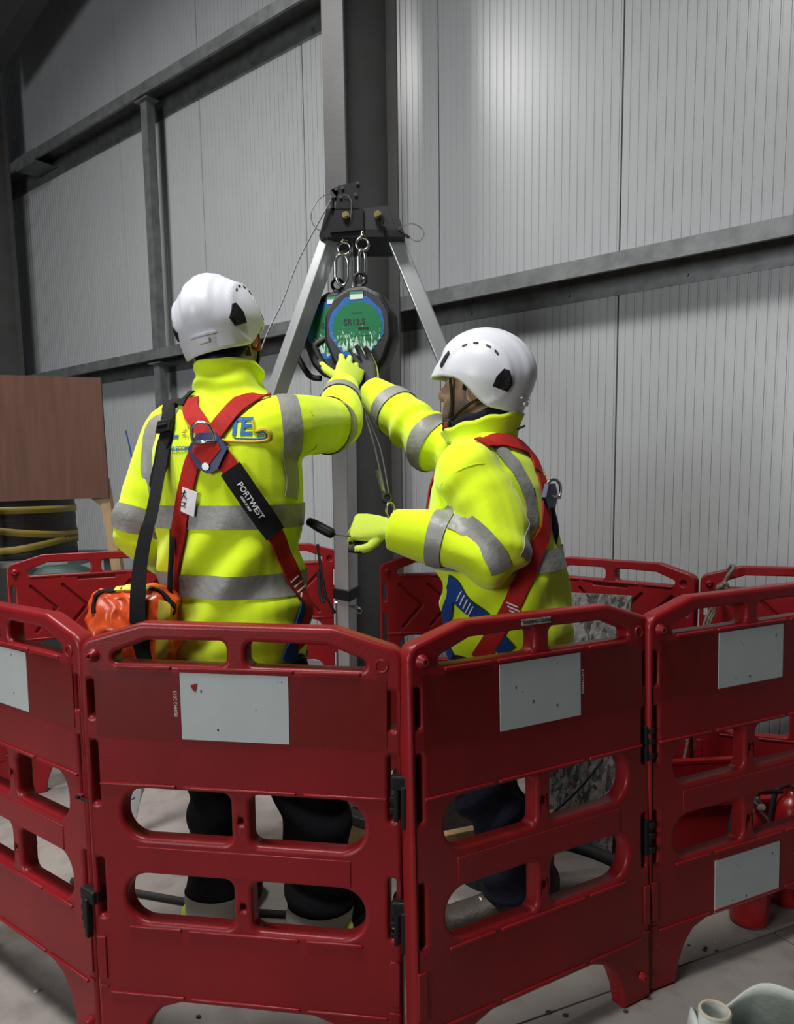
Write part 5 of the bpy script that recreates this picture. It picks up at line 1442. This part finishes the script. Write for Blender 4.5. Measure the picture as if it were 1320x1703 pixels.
# ------------------------------------------------------------------ orange rope bag on its black strap
M_ORANGE = mat('orange_pvc', (0.80, 0.10, 0.020), 0.28, var=0.25, vscale=12, bump=0.25, bscale=26, spec=0.6)
M_YELLOW = mat('yellow_trim', (0.62, 0.50, 0.03), 0.5)
def orange_bag():
    c = at(232, 1040, 1.86)
    t = thing('rope_bag', 'shiny orange bag with black edging hanging at the hip of the left man', 'bag', c); t.matrix_world = Matrix.Identity(4)
    B = ML_B
    x, y = V((0.96, -0.1, 0)).normalized(), V((0.1, 0.96, 0)).normalized()
    top = at(225, 985, 1.90)
    bm = bmesh.new(); rings = []
    for z, a, b in ((0.012, 0.070, 0.045), (0.0, 0.098, 0.066), (-0.03, 0.112, 0.078), (-0.09, 0.112, 0.084), (-0.16, 0.106, 0.084), (-0.21, 0.100, 0.08), (-0.235, 0.085, 0.066), (-0.242, 0.05, 0.04)):
        rings.append(ering(top + UPV * z, x, y, a, b, n=36, p=3.2))
    bridge(bm, rings)
    me = remesh(bm, 0.006, 3)
    displace(me, lambda co, n: -0.034 * (abs(noise.noise(co * 9)) - 0.2) - 0.016 * (abs(noise.noise(co * 24 + V((3, 1, 2)))) - 0.2))
    b = link('bag_body', me, M_ORANGE, t); bv = bvh_of(me)
    H = lambda L: [hit(bv, p, q, 1.85) for p, q in L]
    strap('black_edging', bv, H([(157, 1020), (157, 1000), (164, 985), (180, 977), (200, 974)]), 0.010, M_WEBBLK, t, off=0.002, th=0.004)
    strap('black_edging', bv, H([(252, 968), (268, 985), (280, 1003), (288, 1020)]), 0.012, M_WEBBLK, t, off=0.002, th=0.004)
    strap('yellow_trim', bv, H([(194, 980), (212, 972), (232, 966), (250, 962)]), 0.024, M_YELLOW, t, off=0.003, th=0.004)
    strap('yellow_panel', bv, H([(272, 1000), (272, 1030), (270, 1060), (268, 1095)]), 0.03, mat('yellow_film', (0.45, 0.38, 0.05), 0.3), t, off=0.002, th=0.0015)
    strap('strap_anchor', bv, H([(230, 1000), (230, 1040), (235, 1075), (240, 1100)]), 0.040, M_WEBBLK, t, off=0.003, th=0.003)
    # shoulder strap: over the shoulder, through a buckle, down to the bag
    jb = ML_BVH
    on = lambda L: [hit(jb, p, q, 1.95) for p, q in L]
    P = on([(293, 655), (290, 672), (284, 702), (277, 735), (269, 775), (259, 815)])
    strap('shoulder_strap', jb, P, 0.050, M_WEBBLK, t, off=0.008, th=0.004)
    free = [P[-3] - V((0, 0.012, 0)), at(253, 850, 1.86), at(243, 885, 1.84), at(233, 940, 1.82), at(229, 990, 1.80), at(229, 1036, 1.79)]
    bm = bmesh.new(); path = catmull(free, 8); wdt = [0.030 + 0.014 * i / len(path) for i in range(len(path))]
    rows = []
    for i, p in enumerate(path):
        w = V((0.97, -0.22, 0)).normalized() * wdt[i] / 2
        f = V((0, -0.0018, 0))
        rows.append([p - w + f, p + w + f, p + w - f, p - w - f])
    bridge(bm, rows); bmobj('shoulder_strap', bm, M_WEBBLK, t)
    q = on([(282, 712)])[0]; nn = jb.find_nearest(q)[1]
    u = (on([(279, 725)])[0] - on([(285, 697)])[0]).normalized(); s = u.cross(nn).normalized()
    bm = bmesh.new(); box(bm, q + nn * 0.016, 0.056, 0.034, 0.012, frame_mat(s, u, nn), bev=0.003); box(bm, q + nn * 0.022, 0.040, 0.006, 0.010, frame_mat(s, u, nn), bev=0.002); bmobj('buckle', bm, M_BLACK, t)
    bm = bmesh.new(); tube(bm, [at(287, 830, 2.0), at(286, 900, 1.92), at(283, 960, 1.9), at(282, 1000, 1.9)], 0.012, n=8, sub=5, flat=0.3); bmobj('rear_strap', bm, M_WEBBLK, t)
orange_bag()

# ------------------------------------------------------------------ brown board on timber legs, at the back left
M_WOODBR = mat('brown_wood_board', (0.105, 0.042, 0.024), 0.8, var=0.28, vscale=3.0, stretch=(9, 9, 0.8))
M_PINE = mat('pine', (0.42, 0.28, 0.14), 0.65, var=0.3, vscale=4, stretch=(8, 8, 0.8))
YB = 4.1
t = thing('board_stand', 'brown wooden board standing upright on pale timber legs', 'board', at(90, 900, YB)); t.matrix_world = Matrix.Identity(4)
bm = bmesh.new(); pts = [at(-120, 620, YB - 0.12), at(167, 628, YB), at(181, 828, YB), at(-120, 838, YB - 0.12)]
prism(bm, pts, V((0.0, 0.014, 0))); bmobj('board', bm, M_WOODBR, t)
bm = bmesh.new()
for a, b in ((at(170, 826, YB + 0.02), at(186, 920, YB + 0.02)),):
    d = (b - a); foot = a + d * (a.z / -d.z)
    prism(bm, [a + V((-0.025, 0, 0.1)), a + V((0.028, 0, 0.1)), a + V((0.028, 0.05, 0.1)), a + V((-0.025, 0.05, 0.1))], V((foot.x - a.x, 0, -(a.z + 0.1))))
bmobj('leg', bm, M_PINE, t)
bm = bmesh.new()
prism(bm, [V((pts[0].x + 0.1, YB - 0.055, 0)), V((pts[0].x + 0.15, YB - 0.055, 0)), V((pts[0].x + 0.15, YB - 0.01, 0)), V((pts[0].x + 0.1, YB - 0.01, 0))], V((0, 0, pts[3].z + 0.10))); bmobj('leg', bm, M_PINE, t)
bm = bmesh.new(); prism(bm, [at(150, 828, YB + 0.03), at(172, 828, YB + 0.03), at(172, 845, YB + 0.03)], V((0, 0.03, 0))); bmobj('corner_brace', bm, M_PINE, t)
# black cable drum with yellow bands on a grey trolley
M_DRUM = mat('black_wrapped_cable', (0.022, 0.020, 0.019), 0.5, bump=0.5, bscale=18, stretch=(0.4, 0.4, 6))
M_BAND = mat('yellow_band', (0.36, 0.27, 0.04), 0.5)
YD = 4.55
cb = at(38, 924, YD); ct = at(38, 815, YD); R_ = 0.315
t = thing('cable_drum', 'black wrapped drum with yellow bands under the brown board', 'drum', (cb.x, YD, cb.z)); t.matrix_world = Matrix.Identity(4)
bm = bmesh.new(); hh = ct.z - cb.z
prf = []
for k in range(13): prf += [(R_ - 0.006 + 0.004 * (k % 2), hh * k / 12.0)]
lathe(bm, (cb.x, YD, cb.z), (0, 0, 1), prf, 40); bmobj('drum', bm, M_DRUM, t, smooth=True)
def ring_band(fz, m=M_BAND):
    pts = []
    for k in range(40):
        a = 2 * math.pi * k / 40
        pts.append(V((cb.x + (R_ + 0.004) * math.cos(a), YD + (R_ + 0.004) * math.sin(a), fz(a))))
    bm = bmesh.new(); rows = [[bm.verts.new(p + V((0, 0, h))) for p in pts] for h in (-0.02, 0.02)]
    for k in range(40): bm.faces.new((rows[0][k], rows[0][(k + 1) % 40], rows[1][(k + 1) % 40], rows[1][k]))
    bmesh.ops.recalc_face_normals(bm, faces=bm.faces[:]); bmesh.ops.solidify(bm, geom=bm.faces[:], thickness=0.004); bmobj('yellow_band', bm, m, t, smooth=True)
zt, zm, zb_ = at(38, 849, YD - R_).z, at(38, 878, YD - R_).z, at(38, 917, YD - R_).z
ring_band(lambda a: zt)
ring_band(lambda a: zm - 0.055 * (1 + math.cos(a)) / 2 + 0.03 * (1 - math.cos(a)) / 2)
ring_band(lambda a: zb_ + 0.055 * max(0, math.cos(a)) ** 2)
t2 = thing('trolley', 'low grey trolley carrying the black drum', 'trolley', (cb.x, YD, 0)); t2.matrix_world = Matrix.Identity(4)
bm = bmesh.new(); box(bm, (cb.x, YD, cb.z - 0.021), 0.86, 0.72, 0.04, bev=0.006); bmobj('deck', bm, M_GALV, t2)
for sx in (-1, 1):
    for sy in (-1, 1):
        bm = bmesh.new(); box(bm, (cb.x + sx * 0.39, YD + sy * 0.32, (cb.z - 0.04) / 2), 0.04, 0.04, cb.z - 0.04); bmobj('leg', bm, M_GALV, t2)
# folded green tarpaulin behind the barrier
q = at(110, 944, 3.75)
M_TARP = mat('dark_green_tarp', (0.016, 0.045, 0.035), 0.6, var=0.6, vscale=9)
bm = bmesh.new(); bridge(bm, [ering(V((q.x, 3.75, z)), V((1, 0.2, 0)).normalized(), V((-0.2, 1, 0)).normalized(), a, b, n=28, p=2.6) for z, a, b in ((0.0, 0.26, 0.19), (q.z * 0.4, 0.27, 0.2), (q.z * 0.75, 0.25, 0.19), (q.z * 0.92, 0.2, 0.14), (q.z, 0.1, 0.07))])
me = remesh(bm, 0.02, 2); displace(me, lambda co, n: 0.03 * noise.noise(co * 6) if co.z > 0.03 else 0.0)
tag(link('tarpaulin', me, M_TARP, smooth=True), 'dark green tarpaulin heap seen through the slot of the left rear barrier', 'tarpaulin')
# thin blue rod leaning at the wall
bm = bmesh.new(); tube(bm, [at(209, 716, 3.9), at(216, 745, 3.9), V((at(235, 830, 3.9).x + 0.1, 3.95, 0.005))], 0.004, n=8, sub=1)
tag(bmobj('blue_rod', bm, mat('blue_plastic', (0.02, 0.06, 0.25), 0.4)), 'thin blue rod showing beside the left man\'s shoulder', 'rod')

# ------------------------------------------------------------------ chipboard, rope, timber frame, cables
def osb():
    m = mat('weathered_chipboard', (0.12, 0.115, 0.11), 0.8, bump=0.5, bscale=70)
    nt = m.node_tree; b = nt.nodes['Principled BSDF']
    tc = nt.nodes.new('ShaderNodeTexCoord'); mp = nt.nodes.new('ShaderNodeMapping'); mp.inputs['Scale'].default_value = (1, 1, 0.6)
    v = nt.nodes.new('ShaderNodeTexVoronoi'); v.inputs['Scale'].default_value = 60; v.inputs['Randomness'].default_value = 1.0
    n = nt.nodes.new('ShaderNodeTexNoise'); n.inputs['Scale'].default_value = 9; n.inputs['Detail'].default_value = 3
    mp.inputs['Scale'].default_value = (1.6, 1.6, 0.55); mp.inputs['Rotation'].default_value = (0.5, 0.5, 0.3)
    nt.links.new(tc.outputs['Object'], mp.inputs['Vector']); nt.links.new(mp.outputs['Vector'], n.inputs['Vector'])
    mv = nt.nodes.new('ShaderNodeVectorMath'); mv.operation = 'MULTIPLY_ADD'; mv.inputs[1].default_value = (0.12, 0.12, 0.12)
    nt.links.new(n.outputs['Color'], mv.inputs[0]); nt.links.new(mp.outputs['Vector'], mv.inputs[2]); nt.links.new(mv.outputs[0], v.inputs['Vector'])
    rp = nt.nodes.new('ShaderNodeValToRGB'); rp.color_ramp.elements[0].color = (0.045, 0.043, 0.042, 1); rp.color_ramp.elements[1].color = (0.22, 0.212, 0.20, 1); rp.color_ramp.elements[0].position = 0.2; rp.color_ramp.elements[1].position = 0.8
    sp = nt.nodes.new('ShaderNodeSeparateXYZ'); nt.links.new(v.outputs['Color'], sp.inputs['Vector'])
    nt.links.new(sp.outputs['X'], rp.inputs['Fac']); nt.links.new(rp.outputs['Color'], b.inputs['Base Color'])
    return m
M_OSB = osb()
a, b = at(905, 984, 2.72), at(1050, 994, 2.58)
bl, br = V((0.44, 2.56, 0.005)), V((0.80, 2.36, 0.005))
br = V((b.x + (bl.x - a.x), b.y + (bl.y - a.y), 0.005))
bm = bmesh.new(); prism(bm, [bl, br, V((b.x, b.y, a.z)), V((a.x, a.y, a.z))], V((0.01, 0.018, 0)))
tag(bmobj('chipboard_sheet', bm, M_OSB), 'grey weathered chipboard sheet leaning beside the man in the side view', 'board')
# red prop edge and cable on the chipboard
bm = bmesh.new(); tube(bm, [at(1002, 1263, 2.44), at(965, 1310, 2.40), at(908, 1362, 2.36), at(880, 1385, 2.34)], 0.004, n=8, sub=5)
tag(bmobj('black_cord', bm, M_BLACK), 'thin black cord hanging across the chipboard', 'cord')
# rope tied on the right rear barrier
M_ROPE = mat('grey_brown_rope', (0.16, 0.13, 0.105), 0.9, bump=0.6, bscale=150)
t = thing('rope', 'grey-brown rope knotted round the top rail of the right rear barrier', 'rope', at(1200, 980, 2.75)); t.matrix_world = Matrix.Identity(4)
YR = 2.70
bm = bmesh.new(); tube(bm, [at(1212, 948, YR + 0.05), at(1216, 941, YR + 0.02), at(1220, 944, YR - 0.03), at(1212, 955, YR - 0.03), at(1205, 968, YR - 0.02), at(1198, 975, YR - 0.01), at(1194, 980, YR + 0.04)], 0.0075, n=8, sub=6); bmobj('loop', bm, M_ROPE, t, smooth=True)
bm = bmesh.new(); tube(bm, [at(1193, 976, YR), at(1204, 970, YR - 0.03), at(1209, 976, YR - 0.03), at(1200, 981, YR - 0.03), at(1193, 978, YR - 0.03), at(1203, 974, YR - 0.04)], 0.0075, n=8, sub=6); bmobj('knot', bm, M_ROPE, t, smooth=True)
for dx in (0, 5, 9):
    bm = bmesh.new(); tube(bm, [at(1184 + dx * 0.4, 1008, YR - 0.04), at(1178 + dx, 1020, YR - 0.04), at(1170 + dx, 1040, YR - 0.05), at(1160 + dx * .8, 1100, YR - 0.05), at(1150 + dx * .4, 1180, YR - 0.05), at(1140, 1250, YR - 0.06), at(1128, 1290, YR - 0.08)], 0.005, n=8, sub=6); bmobj('tail', bm, M_ROPE, t, smooth=True)
# timber frame of the training pit
P_ = [on_floor(415, 1425), on_floor(665, 1545), on_floor(945, 1440), on_floor(700, 1370)]
P_ = [V((-0.42, 2.66, 0)), V((0.02, 2.32, 0)), V((0.60, 2.55, 0)), V((0.10, 2.98, 0))]
t = thing('timber_frame', 'low frame of pale timber planks on the floor under the tripod', 'frame', (0.1, 2.6, 0)); t.matrix_world = Matrix.Identity(4)
for k in range(4):
    a, b = P_[k], P_[(k + 1) % 4]; d = (b - a).normalized(); nn = V((-d.y, d.x, 0))
    bm = bmesh.new(); box(bm, (a + b) / 2 + V((0, 0, 0.062)), (b - a).length - 0.03, 0.035, 0.122, frame_mat(d, nn, UPV), bev=0.003); bmobj('plank', bm, M_PINE, t)
bm = bmesh.new(); cen = sum(P_, V((0, 0, 0))) / 4
prism(bm, [cen + (p - cen) * 0.93 + V((0, 0, 0.02)) for p in P_], V((0, 0, 0.01))); bmobj('pit_cover', bm, M_BLKMETAL, t)
# ribbed black rail lying on the frame
bm = bmesh.new(); a, b = V((-0.46, 2.70, 0.142)), V((0.05, 2.30, 0.142)); d = (b - a).normalized()
box(bm, (a + b) / 2, (b - a).length, 0.05, 0.03, frame_mat(d, V((-d.y, d.x, 0)), UPV), bev=0.004)
tag(bmobj('dark_rail', bm, mat('dark_steel', (0.05, 0.052, 0.055), 0.5, 0.5)), 'dark grey steel rail resting on the timber frame', 'rail')
# cables on the floor
bm = bmesh.new(); tube(bm, [V((*on_floor(120, 1470).xy, 0.011)), V((*on_floor(215, 1488).xy, 0.011)), V((*on_floor(340, 1510).xy, 0.011)), V((*on_floor(440, 1524).xy, 0.011)), V((*on_floor(610, 1528).xy, 0.011)), V((*on_floor(700, 1524).xy, 0.011)), V((*on_floor(760, 1514).xy, 0.011)), V((*on_floor(900, 1512).xy, 0.011))], 0.0105, n=10, sub=6)
tag(bmobj('floor_cable', bm, M_RUBBER, smooth=True), 'black cable lying across the floor behind the front barriers', 'cable')
bm = bmesh.new(); tube(bm, [V((*on_floor(930, 1408).xy, 0.02)), V((*on_floor(985, 1425).xy, 0.02)), V((*on_floor(1045, 1450).xy, 0.02)), V((*on_floor(1120, 1470).xy, 0.02))], 0.020, n=10, sub=6)
tag(bmobj('floor_hose', bm, M_RUBBER, smooth=True), 'thick black hose on the floor seen through the lower right opening', 'hose')
# ------------------------------------------------------------------ fire extinguishers behind the right barrier
M_EXT = mat('red_enamel', (0.30, 0.008, 0.008), 0.3)
def extinguisher(x, y, label):
    t = thing('fire_extinguisher', label, 'extinguisher', (x, y, 0), group='red fire extinguishers')
    r = 0.054
    bm = bmesh.new(); lathe(bm, (0, 0, 0), (0, 0, 1), [(r * 0.8, 0.0), (r * 0.97, 0.008), (r, 0.025), (r, 0.27), (r * 0.9, 0.305), (r * 0.6, 0.328), (0.017, 0.338), (0.017, 0.352)], 26); bmobj('cylinder', bm, M_EXT, t, smooth=True)
    bm = bmesh.new(); cyl(bm, (0, 0, 0.348), (0, 0, 0.385), 0.016, n=14); cyl(bm, (0, -0.01, 0.365), (0, -0.045, 0.365), 0.012, n=12); v = bmobj('valve', bm, M_STEEL, t)
    bm = bmesh.new(); box(bm, (0.03, 0, 0.392), 0.10, 0.018, 0.008, bev=0.002); box(bm, (0.035, 0, 0.412), 0.10, 0.018, 0.007, Matrix.Rotation(-0.22, 3, 'Y'), bev=0.002); bmobj('levers', bm, M_BLACK, t)
    bm = bmesh.new(); torus(bm, (-0.025, -0.01, 0.40), V((0, -1, 0.2)), 0.014, 0.0016, n=16, m=6); bmobj('safety_pin', bm, M_BRASS, t)
    bm = bmesh.new(); tube(bm, [V((-0.012, 0, 0.37)), V((-0.05, 0, 0.35)), V((-0.064, 0, 0.26)), V((-0.062, 0, 0.14))], 0.008, n=8, sub=5); bmobj('hose', bm, M_RUBBER, t, smooth=True)
    return t
extinguisher(1.01, 2.05, 'red fire extinguisher standing behind the lower white panel at the right')
extinguisher(1.175, 2.15, 'red fire extinguisher cut off by the right picture edge')
# open red crate with a black lining behind the right barrier
t = thing('plastic_crate', 'open red plastic crate with a dark inside, seen through the right barrier', 'crate', (1.02, 2.40, 0), 0.10)
for nm, cx_, cy_, sx_, sy_ in (('side_wall', 0, -0.16, 0.50, 0.016), ('side_wall', 0, 0.16, 0.50, 0.016), ('end_wall', -0.242, 0, 0.016, 0.304), ('end_wall', 0.242, 0, 0.016, 0.304)):
    bm = bmesh.new(); box(bm, (cx_, cy_, 0.145), sx_, sy_, 0.285, bev=0.003); box(bm, (cx_ * 1.02, cy_ * 1.03, 0.282), sx_ + 0.012, sy_ + 0.012, 0.016, bev=0.003); bmobj(nm, bm, M_RED, t)
bm = bmesh.new(); box(bm, (0, 0, 0.012), 0.46, 0.29, 0.018); bmobj('base', bm, M_BLACK, t)
bm = bmesh.new(); box(bm, (0, 0, 0.11), 0.45, 0.28, 0.16, bev=0.02); bmobj('dark_contents', bm, M_BLKCLOTH, t)
# ------------------------------------------------------------------ white sack and paper roll in the near right corner
M_SACK = mat('white_plastic_sack', (0.62, 0.66, 0.60), 0.4, var=0.12, vscale=8, bump=0.2, bscale=30)
M_SACKIN = mat('dark_green_filling', (0.05, 0.085, 0.075), 0.8, var=0.5, vscale=30)
zs = 0.36
cs = at(1318, 1752, 1.16)
t = thing('plastic_sack', 'open white plastic sack with dark filling in the bottom right corner', 'sack', (cs.x, cs.y, 0)); t.matrix_world = Matrix.Identity(4)
bm = bmesh.new(); rows = []
n = 64
for j in range(15):
    f = j / 14; row = []
    for k in range(n):
        a = 2 * math.pi * k / n
        r = 0.15 * (0.92 + 0.12 * math.sin(f * 2.6)) * (1 + 0.06 * f * math.sin(3 * a + 1.0) + 0.025 * math.sin(7 * a + 4 * f))
        z = cs.z * f * (1 + 0.10 * f * math.sin(2 * a + 0.7) + 0.05 * f * math.sin(5 * a + 1))
        row.append(bm.verts.new((cs.x + r * math.cos(a), cs.y + 0.03 + r * math.sin(a), max(z, 0.002))))
    rows.append(row)
for r0, r1 in zip(rows, rows[1:]):
    for k in range(n): bm.faces.new((r0[k], r0[(k + 1) % n], r1[(k + 1) % n], r1[k]))
bm.faces.new(rows[0][::-1])
bmesh.ops.recalc_face_normals(bm, faces=bm.faces[:]); bmesh.ops.solidify(bm, geom=bm.faces[:], thickness=0.004)
bmobj('sack', bm, M_SACK, t, smooth=True)
bm = bmesh.new(); bridge(bm, [ering(V((cs.x, cs.y + 0.03, z)), V((1, 0, 0)), V((0, 1, 0)), r, r, n=32, p=2) for z, r in ((0.01, 0.10), (cs.z * 0.55, 0.125), (cs.z * 0.72, 0.118), (cs.z * 0.82, 0.06))])
me = remesh(bm, 0.012, 2); displace(me, lambda co, n: 0.015 * noise.noise(co * 22)); link('filling', me, M_SACKIN, t, smooth=True)
cr_ = at(1188, 1692, 1.16)
t = thing('paper_roll', 'white paper roll standing next to the plastic sack', 'roll', (cr_.x, cr_.y, 0))
bm = bmesh.new()
rO, rI, hz = 0.026, 0.021, cr_.z + 0.012
dx = V((-0.35, -0.75, 0.5)).normalized()
x_, y_, z_ = look_frame(V((0.10, 0.16, 1)))
for k in range(1):
    rings = []
    for r, h in ((rO, 0.0), (rO, hz), (rI, hz), (rI, hz - 0.10)):
        rings.append([V((0, 0, h)) + V((1, 0, 0)) * (r * math.cos(a)) + V((0, 1, 0)) * (r * math.sin(a)) for a in [2 * math.pi * q / 28 for q in range(28)]])
    bridge(bm, rings)
bmobj('tube', bm, M_SACK, t, smooth=False)
bm = bmesh.new(); torus(bm, (0, 0, hz), (0, 0, 1), (rO + rI) / 2, 0.003, n=28, m=6); bmobj('rolled_edge', bm, mat('cardboard', (0.42, 0.36, 0.28), 0.7), t)
# grit on the floor
rr = random.Random(3)
for px, py in ((1145, 1573), (1173, 1577), (1171, 1581), (1189, 1568), (1191, 1582), (912, 1685), (940, 1690), (1040, 1683), (60, 1650), (95, 1600), (330, 1692), (700, 1690)):
    p = on_floor(px, py); s = 0.003 + 0.003 * rr.random()
    bm = bmesh.new(); bmesh.ops.create_icosphere(bm, subdivisions=1, radius=s)
    for v in bm.verts: v.co = V((v.co.x * 1.5, v.co.y * 1.2, v.co.z * 0.6)) + V((p.x, p.y, s * 0.5))
    pale = rr.random() > 0.7
    tag(bmobj('grit', bm, mat('pale_chip', (0.4, 0.38, 0.34), 0.8) if pale else mat('dark_chip', (0.03, 0.027, 0.025), 0.9)), 'small chip of grit lying on the concrete floor', 'grit', 'grit on the floor')
